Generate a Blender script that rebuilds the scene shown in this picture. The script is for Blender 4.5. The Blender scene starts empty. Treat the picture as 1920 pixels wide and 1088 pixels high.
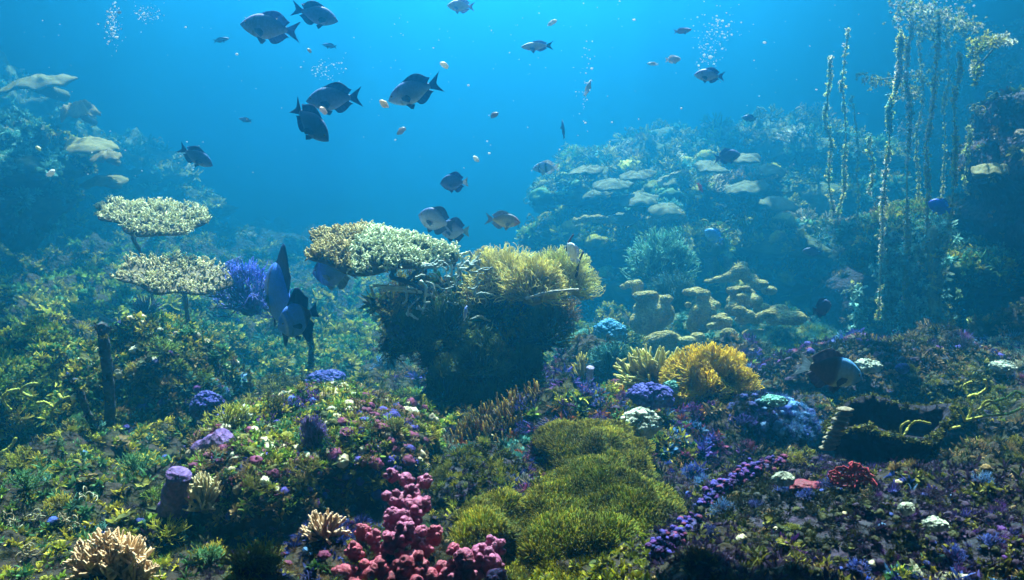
import bpy, bmesh, math, random
import numpy as np
from mathutils import Vector, Matrix

R = math.radians
rng = np.random.default_rng(11)
random.seed(11)
S = bpy.context.scene
COL = S.collection

# ------------------------------------------------------------------ camera, world, sun, exposure
F_PX, PITCH, CAM = 1663.0, R(10.0), np.array([0.0, 0.0, 2.0])
cam_d = bpy.data.cameras.new('camera')
cam_d.sensor_width = 36.0
cam_d.lens = F_PX / 1920.0 * 36.0
cam_d.clip_start, cam_d.clip_end = 0.05, 200.0
cam = bpy.data.objects.new('camera', cam_d)
COL.objects.link(cam)
cam.location = CAM
cam.rotation_euler = (R(90) - PITCH, 0, 0)
S.camera = cam
cam_d.dof.use_dof = True
cam_d.dof.focus_distance = 3.4
cam_d.dof.aperture_fstop = 6.3

SUN_EL, SUN_AZ = R(61.0), R(2.0)          # the light stands behind the reef, high up, a little right of centre
w = bpy.data.worlds.new("World")
S.world = w
w.use_nodes = True
nt = w.node_tree
bg = nt.nodes['Background']
sky = nt.nodes.new('ShaderNodeTexSky')
sky.sky_type = 'NISHITA'
sky.sun_disc = False
sky.sun_elevation = SUN_EL
sky.sun_rotation = SUN_AZ
nt.links.new(sky.outputs[0], bg.inputs[0])
bg.inputs[1].default_value = 0.12

sd = bpy.data.lights.new('sun', 'SUN')
sd.energy = 5.0
sd.angle = R(0.5)
sd.color = (1.0, 0.95, 0.86)
so = bpy.data.objects.new('sun', sd)
COL.objects.link(so)
so.location = (0, 30, 30)
ldir = Vector((-math.sin(SUN_AZ) * math.cos(SUN_EL), -math.cos(SUN_AZ) * math.cos(SUN_EL), -math.sin(SUN_EL)))
so.rotation_euler = ldir.to_track_quat('-Z', 'Y').to_euler()

S.view_settings.view_transform = 'Standard'
S.view_settings.look = 'None'
S.view_settings.gamma = 1.0
S.view_settings.use_curve_mapping = False
S.view_settings.exposure = 2.5
S.render.engine = 'CYCLES'
S.cycles.max_bounces = 5
S.cycles.diffuse_bounces = 2
S.cycles.glossy_bounces = 2
S.cycles.transmission_bounces = 2
S.cycles.volume_bounces = 1
S.cycles.transparent_max_bounces = 8
S.cycles.use_denoising = True

# ------------------------------------------------------------------ helpers
def at(px, py, Y):
    c, s = math.cos(PITCH), math.sin(PITCH)
    dx, dz = (px - 960.0) / F_PX, -(py - 544.0) / F_PX
    d = np.array([dx, c + dz * s, -s + dz * c])
    return CAM + d * (Y / d[1])

def m_px(px, Y):
    return px / F_PX * Y

def project(P):
    c, s = math.cos(PITCH), math.sin(PITCH)
    q = P - CAM
    dep = q[:, 1] * c - q[:, 2] * s
    up = q[:, 1] * s + q[:, 2] * c
    return 960 + F_PX * q[:, 0] / dep, 544 - F_PX * up / dep

def hash3(i, j, k, seed):
    h = (i * 374761393 + j * 668265263 + k * 2147483647 + seed * 974634) & 0xffffffff
    h = ((h ^ (h >> 13)) * 1274126177) & 0xffffffff
    return ((h ^ (h >> 16)) & 0xffff) / 65535.0

def vnoise(P, scale=1.0, seed=0):
    Q = np.asarray(P, float) * scale
    I = np.floor(Q).astype(np.int64)
    f = Q - I
    f = f * f * (3 - 2 * f)
    out = 0.0
    for a in (0, 1):
        for b in (0, 1):
            for c in (0, 1):
                wt = (f[:, 0] if a else 1 - f[:, 0]) * (f[:, 1] if b else 1 - f[:, 1]) * (f[:, 2] if c else 1 - f[:, 2])
                out = out + wt * hash3(I[:, 0] + a, I[:, 1] + b, I[:, 2] + c, seed)
    return out * 2 - 1

def fbm(P, scale, octv=4, seed=0, gain=0.5):
    o, a, t = 0.0, 1.0, 0.0
    for k in range(octv):
        o = o + a * vnoise(P, scale * 2.03 ** k, seed + 17 * k)
        t += a
        a *= gain
    return o / t

class MB:
    def __init__(self):
        self.V, self.C, self.F, self.n = [], [], [], 0
    def add(self, V, Fs, col=(0.5, 0.5, 0.5)):
        V = np.asarray(V, float).reshape(-1, 3)
        c = np.asarray(col, float)
        if c.ndim == 1:
            c = np.tile(c, (len(V), 1))
        for F in (Fs if isinstance(Fs, (list, tuple)) else [Fs]):
            F = np.asarray(F, np.int64)
            if F.size:
                self.F.append(F + self.n)
        self.V.append(V); self.C.append(c); self.n += len(V)
        return self
    def build(self, name, mat, parent=None, smooth=True, origin=None):
        V = np.concatenate(self.V); C = np.concatenate(self.C)
        if parent is not None and origin is None:
            p, origin = parent, np.zeros(3)
            while p is not None:
                origin = origin + np.array(p.location); p = p.parent
        if origin is not None:
            V = V - np.asarray(origin)
        me = bpy.data.meshes.new(name)
        me.vertices.add(len(V))
        me.vertices.foreach_set('co', V.astype(np.float32).ravel())
        loops = np.concatenate([f.ravel() for f in self.F])
        tot = np.concatenate([np.full(len(f), f.shape[1], np.int32) for f in self.F])
        st = np.concatenate([[0], np.cumsum(tot)[:-1]]).astype(np.int32)
        me.loops.add(len(loops))
        me.loops.foreach_set('vertex_index', loops.astype(np.int32))
        me.polygons.add(len(tot))
        me.polygons.foreach_set('loop_start', st)
        me.polygons.foreach_set('loop_total', tot)
        if smooth:
            me.polygons.foreach_set('use_smooth', np.ones(len(tot), bool))
        me.update(calc_edges=True)
        at_ = me.color_attributes.new('Col', 'FLOAT_COLOR', 'POINT')
        at_.data.foreach_set('color', np.concatenate([C, np.ones((len(C), 1))], 1).astype(np.float32).ravel())
        me.materials.append(mat)
        o = bpy.data.objects.new(name, me)
        COL.objects.link(o)
        if parent is not None:
            o.parent = parent
        elif origin is not None:
            o.location = origin
        return o

def tag(o, label=None, cat=None, group=None, kind=None):
    if label: o['label'] = label
    if cat: o['category'] = cat
    if group: o['group'] = group
    if kind: o['kind'] = kind
    return o

def thing(name, label, cat, loc, group=None):
    o = bpy.data.objects.new(name, None)
    o.empty_display_size = 0.05
    COL.objects.link(o)
    o.location = Vector([float(v) for v in loc])
    return tag(o, label, cat, group)

def unit(v):
    v = np.asarray(v, float)
    return v / np.maximum(np.linalg.norm(v, axis=-1, keepdims=True), 1e-9)

def seg_mesh(P0, P1, R0, R1, sides=4, cap=True):
    P0, P1 = np.asarray(P0, float), np.asarray(P1, float)
    n = len(P0)
    R0, R1 = np.broadcast_to(R0, n), np.broadcast_to(R1, n)
    D = unit(P1 - P0)
    ref = np.where(np.abs(D[:, 2:3]) > 0.9, np.array([[1.0, 0, 0]]), np.array([[0, 0, 1.0]]))
    U = unit(np.cross(D, ref)); W = np.cross(D, U)
    a = np.arange(sides) * 2 * math.pi / sides
    ring = U[:, None, :] * np.cos(a)[None, :, None] + W[:, None, :] * np.sin(a)[None, :, None]
    A = P0[:, None] + ring * R0[:, None, None]
    B = P1[:, None] + ring * R1[:, None, None]
    T = (P1 + D * R1[:, None] * 0.8)[:, None]
    V = np.concatenate([A, B, T], 1)
    k = 2 * sides + 1
    j = np.arange(sides); j2 = (j + 1) % sides
    q = np.stack([j, j2, j2 + sides, j + sides], 1)
    t = np.stack([j + sides, j2 + sides, np.full(sides, 2 * sides)], 1)
    off = (np.arange(n) * k)[:, None, None]
    Fs = [(q[None] + off).reshape(-1, 4)]
    if cap: Fs.append((t[None] + off).reshape(-1, 3))
    sh = np.tile(np.concatenate([np.zeros(sides), np.ones(sides + 1)]), n)
    return V.reshape(-1, 3), Fs, sh, k

def tube(path, rad, sides=8):
    P = np.asarray(path, float); n = len(P)
    rad = np.broadcast_to(np.asarray(rad, float), n)
    T = unit(np.gradient(P, axis=0))
    u = np.cross(T[0], [0.3, 0.9, 0.2]); u = u / np.linalg.norm(u)
    a = np.arange(sides) * 2 * math.pi / sides
    V = []
    for i in range(n):
        u = u - T[i] * u.dot(T[i]); u = u / np.linalg.norm(u)
        v = np.cross(T[i], u)
        V.append(P[i] + rad[i] * (np.outer(np.cos(a), u) + np.outer(np.sin(a), v)))
    V = np.concatenate(V + [P[:1] - T[:1] * rad[0] * .5, P[-1:] + T[-1:] * rad[-1] * .7])
    j = np.arange(sides); j2 = (j + 1) % sides
    q = np.concatenate([np.stack([j + i * sides, j2 + i * sides, j2 + (i + 1) * sides, j + (i + 1) * sides], 1) for i in range(n - 1)])
    t0 = np.stack([j2, j, np.full(sides, n * sides)], 1)
    t1 = np.stack([j + (n - 1) * sides, j2 + (n - 1) * sides, np.full(sides, n * sides + 1)], 1)
    return V, [q, np.concatenate([t0, t1])]

def smooth_path(pts, n=24):
    P = np.asarray(pts, float)
    t = np.linspace(0, len(P) - 1, n)
    i = np.clip(t.astype(int), 0, len(P) - 2); f = (t - i)[:, None]
    pm, p0, p1, p2 = P[np.maximum(i - 1, 0)], P[i], P[i + 1], P[np.minimum(i + 2, len(P) - 1)]
    return 0.5 * (2 * p0 + (p1 - pm) * f + (2 * pm - 5 * p0 + 4 * p1 - p2) * f ** 2 + (3 * p0 - pm - 3 * p1 + p2) * f ** 3)

def sphere(nu=24, nv=14):
    u = np.arange(nu) * 2 * math.pi / nu
    v = np.linspace(0, math.pi, nv + 2)[1:-1]
    V = np.stack([np.outer(np.sin(v), np.cos(u)), np.outer(np.sin(v), np.sin(u)), np.outer(np.cos(v), np.ones(nu))], -1).reshape(-1, 3)
    V = np.concatenate([V, [[0, 0, 1], [0, 0, -1]]])
    j = np.arange(nu); j2 = (j + 1) % nu
    q = np.concatenate([np.stack([j + i * nu, j + (i + 1) * nu, j2 + (i + 1) * nu, j2 + i * nu], 1) for i in range(nv - 1)])
    t0 = np.stack([j, j2, np.full(nu, nu * nv)], 1)
    t1 = np.stack([j2 + (nv - 1) * nu, j + (nv - 1) * nu, np.full(nu, nu * nv + 1)], 1)
    return V, [q, np.concatenate([t0, t1])]

def grow(starts, dirs, depth, L, spread, kids, r, lsh=.8, rsh=.72, up=.15, bend=1):
    """segments of a branching colony: P0, P1, R0, R1, t (0 at the root .. 1 at the tips)"""
    out = []
    P, D = np.asarray(starts, float), unit(dirs)
    for lv in range(depth):
        n = len(P)
        ln = L * lsh ** lv * rng.uniform(.7, 1.25, n)[:, None]
        Q = P + D * ln
        r0, r1 = r * rsh ** lv, r * rsh ** (lv + 1)
        out.append((P, Q, np.full(n, r0), np.full(n, r1), np.full(n, lv / max(1, depth - 1))))
        k = rng.choice(kids, n)
        idx = np.repeat(np.arange(n), k)
        P = Q[idx]
        D = unit(D[idx] + rng.normal(0, spread, (len(idx), 3)) + np.array([0, 0, up]))
    return [np.concatenate([o[i] for o in out]) for i in range(5)]

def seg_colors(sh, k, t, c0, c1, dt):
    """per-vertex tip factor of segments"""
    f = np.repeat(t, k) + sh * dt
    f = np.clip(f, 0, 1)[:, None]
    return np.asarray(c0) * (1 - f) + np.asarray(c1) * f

def hemi(n, zmin=0.0):
    z = rng.uniform(zmin, 1, n); a = rng.uniform(0, 2 * math.pi, n); r = np.sqrt(1 - z * z)
    return np.stack([r * np.cos(a), r * np.sin(a), z], 1)

# ------------------------------------------------------------------ materials
def new_mat(name):
    m = bpy.data.materials.new(name); m.use_nodes = True
    return m, m.node_tree.nodes, m.node_tree.links, m.node_tree.nodes['Principled BSDF']

def mat_biota(name, scale=60, var=(.55, 1.4), rough=.75, transl=.25, bump=.0, spec=.25):
    m, N, K, B = new_mat(name)
    a = N.new('ShaderNodeAttribute'); a.attribute_name = 'Col'
    tc = N.new('ShaderNodeTexCoord')
    nz = N.new('ShaderNodeTexNoise'); nz.inputs['Scale'].default_value = scale; nz.inputs['Detail'].default_value = 4
    K.new(tc.outputs['Object'], nz.inputs['Vector'])
    mr = N.new('ShaderNodeMapRange'); mr.inputs['From Min'].default_value = .3; mr.inputs['From Max'].default_value = .7
    mr.inputs['To Min'].default_value, mr.inputs['To Max'].default_value = var
    K.new(nz.outputs['Fac'], mr.inputs['Value'])
    mx = N.new('ShaderNodeVectorMath'); mx.operation = 'SCALE'
    K.new(a.outputs['Color'], mx.inputs[0]); K.new(mr.outputs[0], mx.inputs['Scale'])
    K.new(mx.outputs[0], B.inputs['Base Color'])
    B.inputs['Roughness'].default_value = rough
    B.inputs['Specular IOR Level'].default_value = spec
    if bump:
        bp = N.new('ShaderNodeBump'); bp.inputs['Strength'].default_value = bump; bp.inputs['Distance'].default_value = .01
        K.new(nz.outputs['Fac'], bp.inputs['Height']); K.new(bp.outputs[0], B.inputs['Normal'])
    if transl:
        tr = N.new('ShaderNodeBsdfTranslucent'); K.new(mx.outputs[0], tr.inputs['Color'])
        ms = N.new('ShaderNodeMixShader'); ms.inputs[0].default_value = transl
        K.new(B.outputs[0], ms.inputs[1]); K.new(tr.outputs[0], ms.inputs[2])
        K.new(ms.outputs[0], N['Material Output'].inputs['Surface'])
    return m

def mat_rock(name, cols, scale=4.0, bump=.8, fine=40):
    m, N, K, B = new_mat(name)
    tc = N.new('ShaderNodeTexCoord')
    n1 = N.new('ShaderNodeTexNoise'); n1.inputs['Scale'].default_value = scale; n1.inputs['Detail'].default_value = 8; n1.inputs['Roughness'].default_value = .65
    n2 = N.new('ShaderNodeTexNoise'); n2.inputs['Scale'].default_value = fine; n2.inputs['Detail'].default_value = 6
    vo = N.new('ShaderNodeTexVoronoi'); vo.inputs['Scale'].default_value = fine * .6
    for n in (n1, n2, vo): K.new(tc.outputs['Object'], n.inputs['Vector'])
    rp = N.new('ShaderNodeValToRGB')
    el = rp.color_ramp.elements
    while len(el) < len(cols): el.new(.5)
    for i, c in enumerate(cols):
        el[i].position = .3 + .42 * i / (len(cols) - 1); el[i].color = (*c, 1)
    K.new(n1.outputs['Fac'], rp.inputs[0])
    mr = N.new('ShaderNodeMapRange'); mr.inputs['From Min'].default_value = .3; mr.inputs['From Max'].default_value = .7
    mr.inputs['To Min'].default_value = .45; mr.inputs['To Max'].default_value = 1.5
    K.new(n2.outputs['Fac'], mr.inputs['Value'])
    mx = N.new('ShaderNodeVectorMath'); mx.operation = 'SCALE'
    K.new(rp.outputs[0], mx.inputs[0]); K.new(mr.outputs[0], mx.inputs['Scale'])
    K.new(mx.outputs[0], B.inputs['Base Color'])
    ad = N.new('ShaderNodeMath'); ad.operation = 'ADD'
    K.new(n2.outputs['Fac'], ad.inputs[0]); K.new(vo.outputs['Distance'], ad.inputs[1])
    bp = N.new('ShaderNodeBump'); bp.inputs['Strength'].default_value = bump; bp.inputs['Distance'].default_value = .03
    K.new(ad.outputs[0], bp.inputs['Height']); K.new(bp.outputs[0], B.inputs['Normal'])
    B.inputs['Roughness'].default_value = .85
    B.inputs['Specular IOR Level'].default_value = .2
    return m

M_ROCK = mat_rock('reef_rock_crust', [(.004, .006, .006), (.018, .022, .005), (.022, .015, .012), (.025, .032, .006), (.008, .009, .012)])
M_DARK = mat_rock('dark_rock_crust', [(.008, .01, .02), (.02, .025, .035), (.03, .022, .05), (.03, .035, .015)])
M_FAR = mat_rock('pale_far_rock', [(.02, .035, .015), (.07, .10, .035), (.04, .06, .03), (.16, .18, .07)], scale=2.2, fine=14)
M_LEATH = mat_rock('leather_skin', [(.10, .09, .025), (.30, .26, .09), (.46, .42, .18)], scale=7, bump=.6, fine=90)
M_BIO = mat_biota('living_growth')
M_HAIR = mat_biota('soft_tentacles', scale=14, var=(.5, 1.5), transl=.35)
M_CORAL = mat_biota('stony_coral', scale=45, var=(.7, 1.25), transl=0, bump=.4)
M_SPONGE = mat_biota('sponge_skin', scale=70, var=(.6, 1.3), transl=.1, bump=.8, rough=.6)
M_FISH = mat_biota('fish_skin', scale=90, var=(.85, 1.15), transl=0, rough=.42, spec=.5)
M_FIN = mat_biota('fish_fin', scale=60, var=(.7, 1.2), transl=.35, rough=.5)
M_EYE = mat_biota('fish_eye', scale=10, var=(1, 1), transl=0, rough=.15, spec=.6)
M_WOOD = mat_rock('sunken_wood', [(.02, .03, .05), (.05, .06, .08), (.03, .04, .03)], scale=9, bump=.6, fine=50)
M_WEED = mat_biota('backlit_weed', scale=30, var=(.7, 1.3), transl=.6)
M_SNOW = mat_biota('white_specks', scale=5, var=(1, 1), transl=.4, rough=.3)

# ------------------------------------------------------------------ water wall of the tank (far, outside of the view range of the water)
def wall_back():
    m, N, K, B = new_mat('blue_tank_paint')
    tc = N.new('ShaderNodeTexCoord'); n1 = N.new('ShaderNodeTexNoise'); n1.inputs['Scale'].default_value = .35; n1.inputs['Detail'].default_value = 5
    K.new(tc.outputs['Object'], n1.inputs['Vector'])
    rp = N.new('ShaderNodeValToRGB'); rp.color_ramp.elements[0].color = (.01, .08, .25, 1); rp.color_ramp.elements[1].color = (.02, .16, .4, 1)
    K.new(n1.outputs['Fac'], rp.inputs[0]); K.new(rp.outputs[0], B.inputs['Base Color'])
    B.inputs['Roughness'].default_value = .8
    mb = MB(); n = 120
    a = np.linspace(R(-100), R(100), n)
    zs = np.linspace(-2.5, 5.6, 16)
    P = np.stack([np.outer(np.ones(16), np.sin(a)) * 19, np.outer(np.ones(16), np.cos(a)) * 19 + 2, np.outer(zs, np.ones(n))], -1)
    nn = fbm(P.reshape(-1, 3), .6, 4, 3).reshape(16, n)
    rad = 1 - .05 * nn - .012 * (1 + np.sin(zs * 2))[:, None]
    P[..., 0] *= rad; P[..., 1] = (P[..., 1] - 2) * rad + 2
    O = np.stack([np.outer(np.ones(16), np.sin(a)) * 20.6, np.outer(np.ones(16), np.cos(a)) * 20.6 + 2, np.outer(zs, np.ones(n))], -1)
    V = np.concatenate([P.reshape(-1, 3), O.reshape(-1, 3)])
    i, j = np.meshgrid(np.arange(15), np.arange(n - 1), indexing='ij'); b = (i * n + j).ravel()
    q = np.stack([b, b + 1, b + n + 1, b + n], 1)
    q2 = q[:, ::-1] + 16 * n
    t = np.arange(n - 1) + 15 * n
    top = np.stack([t, t + 1, t + 1 + 16 * n, t + 16 * n], 1)
    mb.add(V, [q, q2, top], (.5, .5, .5))
    tag(mb.build('tank_wall', m), 'blue painted rock wall closing the tank far behind the water', 'tank wall', kind='structure')
wall_back()

def boxes(lst):
    mb = MB()
    for x0, x1, y0, y1, z0, z1 in lst:
        V = [(a, b, c) for a in (x0, x1) for b in (y0, y1) for c in (z0, z1)]
        mb.add(V, np.array([[0, 1, 3, 2], [4, 6, 7, 5], [0, 4, 5, 1], [2, 3, 7, 6], [0, 2, 6, 4], [1, 5, 7, 3]]))
    return mb
def shade_gallery():
    # unseen roof, beams and walls added to shade the near water and shape shafts
    m = mat_rock('shade_concrete', [(.2, .2, .2), (.3, .3, .29), (.25, .25, .25)], scale=2, bump=.2)
    tag(boxes([(-26, 26, -6, 4.5, 5.65, 5.95), (-26, -7.0, 4.51, 27, 5.66, 5.95), (5.2, 26, 4.51, 27, 5.66, 5.95)] + [(x - w_ / 2, x + w_ / 2, 4.51, 27, 5.67, 5.9) for x, w_ in ((-5.5, .4), (-4.4, .2), (-3.2, .5), (-2.3, .16), (1.95, .14), (2.9, .45), (4.2, .3))]).build('shade_ceiling', m, smooth=False), 'unseen roof and beams added to shade the near water and the sides', 'shade_ceiling', kind='structure')
    tag(boxes([(-26, 26, -6.3, -6.0, -4, 5.64), (-26, -25.7, -5.99, 4, -4, 5.64), (25.7, 26, -5.99, 4, -4, 5.64)]).build('shade_wall', m, smooth=False), 'unseen walls added behind the camera to keep sky light out', 'wall', kind='structure')  # walls added to block sky light that would fill the foreground
shade_gallery()

# ------------------------------------------------------------------ seabed: one sheet through measured points
CP = [(-300, 1088, 2.3), (0, 1088, 2.2), (300, 1088, 2.1), (600, 1088, 2.0), (960, 1088, 2.0), (1300, 1088, 2.0), (1600, 1088, 1.9), (1920, 1088, 1.9), (2200, 1088, 1.9),
      (-100, 1000, 2.6), (100, 1000, 2.6), (420, 1010, 2.55), (560, 975, 2.8), (700, 1010, 2.6), (1000, 1000, 2.4), (1300, 960, 2.5), (1500, 950, 2.35), (1700, 950, 2.3), (1900, 950, 2.3), (2150, 930, 2.3),
      (-100, 900, 3.1), (100, 900, 3.1), (350, 900, 3.0), (600, 890, 2.9), (850, 900, 3.0), (1050, 870, 2.9), (1250, 880, 3.0), (1450, 890, 2.8), (1600, 920, 2.8), (1850, 860, 2.8),
      (50, 800, 3.8), (250, 810, 3.8), (420, 830, 3.4), (500, 790, 3.4), (650, 780, 3.45), (800, 790, 3.6), (930, 800, 3.7), (1020, 790, 3.5), (1200, 810, 3.4), (1400, 830, 3.5), (1560, 860, 3.9), (1690, 860, 3.7), (1800, 780, 3.7), (1900, 750, 3.7), (2100, 740, 3.7),
      (-50, 700, 4.6), (50, 700, 4.7), (250, 720, 4.9), (350, 690, 5.4), (430, 770, 4.9), (520, 790, 4.6), (620, 790, 4.6), (720, 790, 4.7), (850, 770, 4.6), (1060, 730, 4.3), (1200, 740, 4.1), (1350, 730, 4.2), (1460, 740, 4.5), (1600, 690, 4.7), (1750, 665, 5.0), (1900, 655, 5.0), (2100, 650, 5),
      (560, 725, 6.2), (680, 730, 6.2), (480, 720, 6.4), (1000, 720, 6.5), (1150, 695, 6.6), (1300, 680, 6.6), (1450, 690, 6.4), (1600, 690, 6.6), (1800, 690, 6.6), (2000, 690, 6.6),
      (-50, 610, 6), (60, 610, 6), (160, 600, 6.6), (100, 645, 5.4), (340, 610, 7.4), (290, 650, 6.3), (600, 615, 8), (720, 650, 8), (620, 665, 7), (440, 640, 7.2), (900, 640, 9), (1100, 640, 9), (1350, 640, 9), (1700, 655, 9), (2000, 650, 9),
      (-200, 500, 9), (0, 500, 9), (180, 520, 9), (330, 560, 9), (450, 520, 10.5), (520, 570, 9.6), (650, 570, 10), (300, 480, 11), (550, 510, 12), (900, 540, 13), (1200, 580, 12), (1500, 580, 12), (1800, 580, 12),
      (-100, 420, 13), (200, 450, 13), (450, 470, 14), (700, 490, 15), (1000, 500, 16), (1400, 520, 16), (1900, 520, 16), (0, 470, 18), (960, 480, 20), (1900, 480, 20)]
CPW = np.array([at(*c) for c in CP])

def ground_z(x, y, detail=True):
    P = np.stack([x, y], 1)
    out = np.empty(len(P))
    for i in range(0, len(P), 20000):
        Q = P[i:i + 20000]
        sc = (.30 + .16 * Q[:, 1:2])
        d2 = ((Q[:, None, 0] - CPW[None, :, 0]) ** 2 + (Q[:, None, 1] - CPW[None, :, 1]) ** 2) / sc ** 2
        wt = 1.0 / (d2 + .05) ** 2.2
        out[i:i + 20000] = (wt * CPW[None, :, 2]).sum(1) / wt.sum(1)
    if detail:
        P3 = np.stack([x, y, np.zeros_like(x)], 1)
        k = np.clip(y / 4.5, .45, 1.6)
        out = out + .26 * k * fbm(P3, 2.3, 3, 5) + .05 * np.abs(fbm(P3, 6.5, 3, 9)) + .018 * fbm(P3, 22, 2, 8)
    return out

def seabed():
    na, nr = 420, 330
    th = np.linspace(R(-46), R(46), na)
    ys = 1.25 * (20.5 / 1.25) ** np.linspace(0, 1, nr)
    X = np.outer(ys, np.tan(th)); Y = np.outer(ys, np.ones(na))
    Z = ground_z(X.ravel(), Y.ravel()).reshape(X.shape)
    V = np.stack([X, Y, Z], -1).reshape(-1, 3)
    i, j = np.meshgrid(np.arange(nr - 1), np.arange(na - 1), indexing='ij'); b = (i * na + j).ravel()
    q = np.stack([b, b + 1, b + na + 1, b + na], 1)
    mb = MB(); mb.add(V, q)
    tag(mb.build('seabed', M_ROCK), 'encrusted rock floor of the reef', 'seabed', kind='structure')
seabed()

def ground_at(px, py, Y0=1.4, Y1=16.0):
    """where the view ray through a photo pixel meets the seabed"""
    Ys = np.linspace(Y0, Y1, 400)
    P = np.array([at(px, py, y) for y in Ys])
    g = ground_z(P[:, 0], P[:, 1])
    k = np.argmax(P[:, 2] <= g)
    if P[k, 2] > g[k]: k = len(Ys) - 1
    p = P[k].copy(); p[2] = g[k]
    return p

# ------------------------------------------------------------------ growth templates (unit size, up is +z)
def t_leaf(n=24, wide=.15, curl=.5, zmin=-.05):
    V, F, s = [], [], []
    D = hemi(n, zmin)
    for i, d in enumerate(D):
        side = unit(np.cross(d, rng.normal(0, 1, 3)))
        L = rng.uniform(.6, 1.1); wv = wide * rng.uniform(.6, 1.3)
        nrm = np.cross(d, side)
        rows = [(0.0, .35), (.4, 1.0), (.75, .9), (1.0, .25)]
        b = len(V)
        for t, ww in rows:
            c = d * L * t + nrm * curl * t * t * L * .6 + np.array([0, 0, -.15 * t * t])
            V += [c - side * wv * ww, c + side * wv * ww]; s += [t, t]
        F += [[b + 2 * k, b + 2 * k + 1, b + 2 * k + 3, b + 2 * k + 2] for k in range(3)]
    return np.array(V), [np.array(F)], np.array(s)

def t_branch(n=6, depth=3, kids=(2, 2, 3), r=.07, L=.42, spread=.5, sides=4):
    D = hemi(n, .25)
    P0, P1, R0, R1, t = grow(np.zeros((n, 3)), D, depth, L, spread, kids, r, up=.2)
    V, Fs, sh, k = seg_mesh(P0, P1, R0, R1, sides)
    return V, Fs, np.clip(np.repeat(t, k) * .8 + sh * .25, 0, 1)

def t_finger(n=14, r=.13):
    D = hemi(n, .3)
    V, F4, F3, s, off = [], [], [], [], 0
    for d in D:
        L = rng.uniform(.6, 1.05)
        pts = np.array([d * 0.05, d * L * .5 + rng.normal(0, .05, 3), d * L * .85 + [0, 0, .05], d * L + [0, 0, .1]])
        v, f = tube(pts, np.array([.9, 1.05, .95, .5]) * r * rng.uniform(.8, 1.2), 6)
        V.append(v); F4.append(f[0] + off); F3.append(f[1] + off); off += len(v)
        s.append(np.concatenate([np.repeat([0, .35, .8, 1], 6), [0, 1]]))
    return np.concatenate(V), [np.concatenate(F4), np.concatenate(F3)], np.concatenate(s)

def t_hair(n=60, wide=.035, zmin=.15):
    D = hemi(n, zmin)
    V, F, s = [], [], []
    for d in D:
        side = unit(np.cross(d, rng.normal(0, 1, 3))); L = rng.uniform(.7, 1.1)
        bnd = rng.normal(0, .12, 3); b = len(V)
        for t, ww in ((0, 1), (.5, .9), (1, .3)):
            c = d * L * t + bnd * t * t
            V += [c - side * wide * ww, c + side * wide * ww]; s += [t, t]
        F += [[b, b + 1, b + 3, b + 2], [b + 2, b + 3, b + 5, b + 4]]
    return np.array(V), [np.array(F)], np.array(s)

def t_lump(seed):
    V, Fs = sphere(24, 15)
    k = 1 + .45 * fbm(V, 2.4, 3, seed) + .22 * np.abs(vnoise(V, 5, seed))
    V = V * k[:, None] * [1, 1, .75] + [0, 0, .3]
    return V, Fs, np.clip(V[:, 2], 0, 1)

def t_curl(n=9):
    V, F4, F3, s, off = [], [], [], [], 0
    for i in range(n):
        d = hemi(1, .1)[0]; a0 = rng.uniform(0, 6.3); rr = rng.uniform(.18, .34)
        side = unit(np.cross(d, rng.normal(0, 1, 3))); c = d * rng.uniform(.3, .75)
        a = np.linspace(a0, a0 + rng.uniform(2.5, 5), 7)
        pts = c + rr * (np.outer(np.cos(a), d) + np.outer(np.sin(a), side))
        v, f = tube(pts, np.linspace(.06, .035, 7), 4)
        V.append(v); F4.append(f[0] + off); F3.append(f[1] + off); off += len(v)
        s.append(np.concatenate([np.repeat(np.linspace(.2, 1, 7), 4), [0, 1]]))
    return np.concatenate(V), [np.concatenate(F4), np.concatenate(F3)], np.concatenate(s)

def t_plate(n=5):
    V, F, s, off = [], [], [], 0
    for i in range(n):
        a0 = rng.uniform(0, 6.3); m = 10; wid = rng.uniform(1.6, 2.6); rr = rng.uniform(.6, 1.05); z0 = rng.uniform(0, .6)
        aa = np.linspace(a0, a0 + wid, m)
        for th in (0, .05):
            for q in (.12, .6, 1.0):
                r_ = rr * q * (1 + .12 * np.sin(aa * 7 + i))
                V.append(np.stack([r_ * np.cos(aa), r_ * np.sin(aa), z0 + .28 * q + .05 * np.sin(aa * 9) * q + th * (1.2 - q)], 1))
                s.append(np.full(m, q))
        j = np.arange(m - 1)
        for lay in (0, 3):
            for k in (0, 1):
                b = off + (lay + k) * m
                F.append(np.stack([b + j, b + j + 1, b + j + 1 + m, b + j + m], 1))
        b, c = off + 2 * m, off + 5 * m
        F.append(np.stack([b + j, b + j + 1, c + j + 1, c + j], 1))
        off += 6 * m
    return np.concatenate(V), [np.concatenate(F)], np.concatenate(s)

TPL = {'leaf': [t_leaf() for _ in range(5)], 'frond': [t_leaf(14, .11, .6, .2) for _ in range(4)],
       'branch': [t_branch() for _ in range(4)], 'finger': [t_finger() for _ in range(4)],
       'hair': [t_hair() for _ in range(3)], 'lump': [t_lump(s) for s in (3, 5, 8)], 'curl': [t_curl() for _ in range(4)],
       'plate': [t_plate() for _ in range(4)], 'puff': [t_hair(170, .022, -.1) for _ in range(3)], 'thicket': [t_branch(15, 4, (2, 2, 3), .034, .34, .5) for _ in range(4)]}

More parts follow.
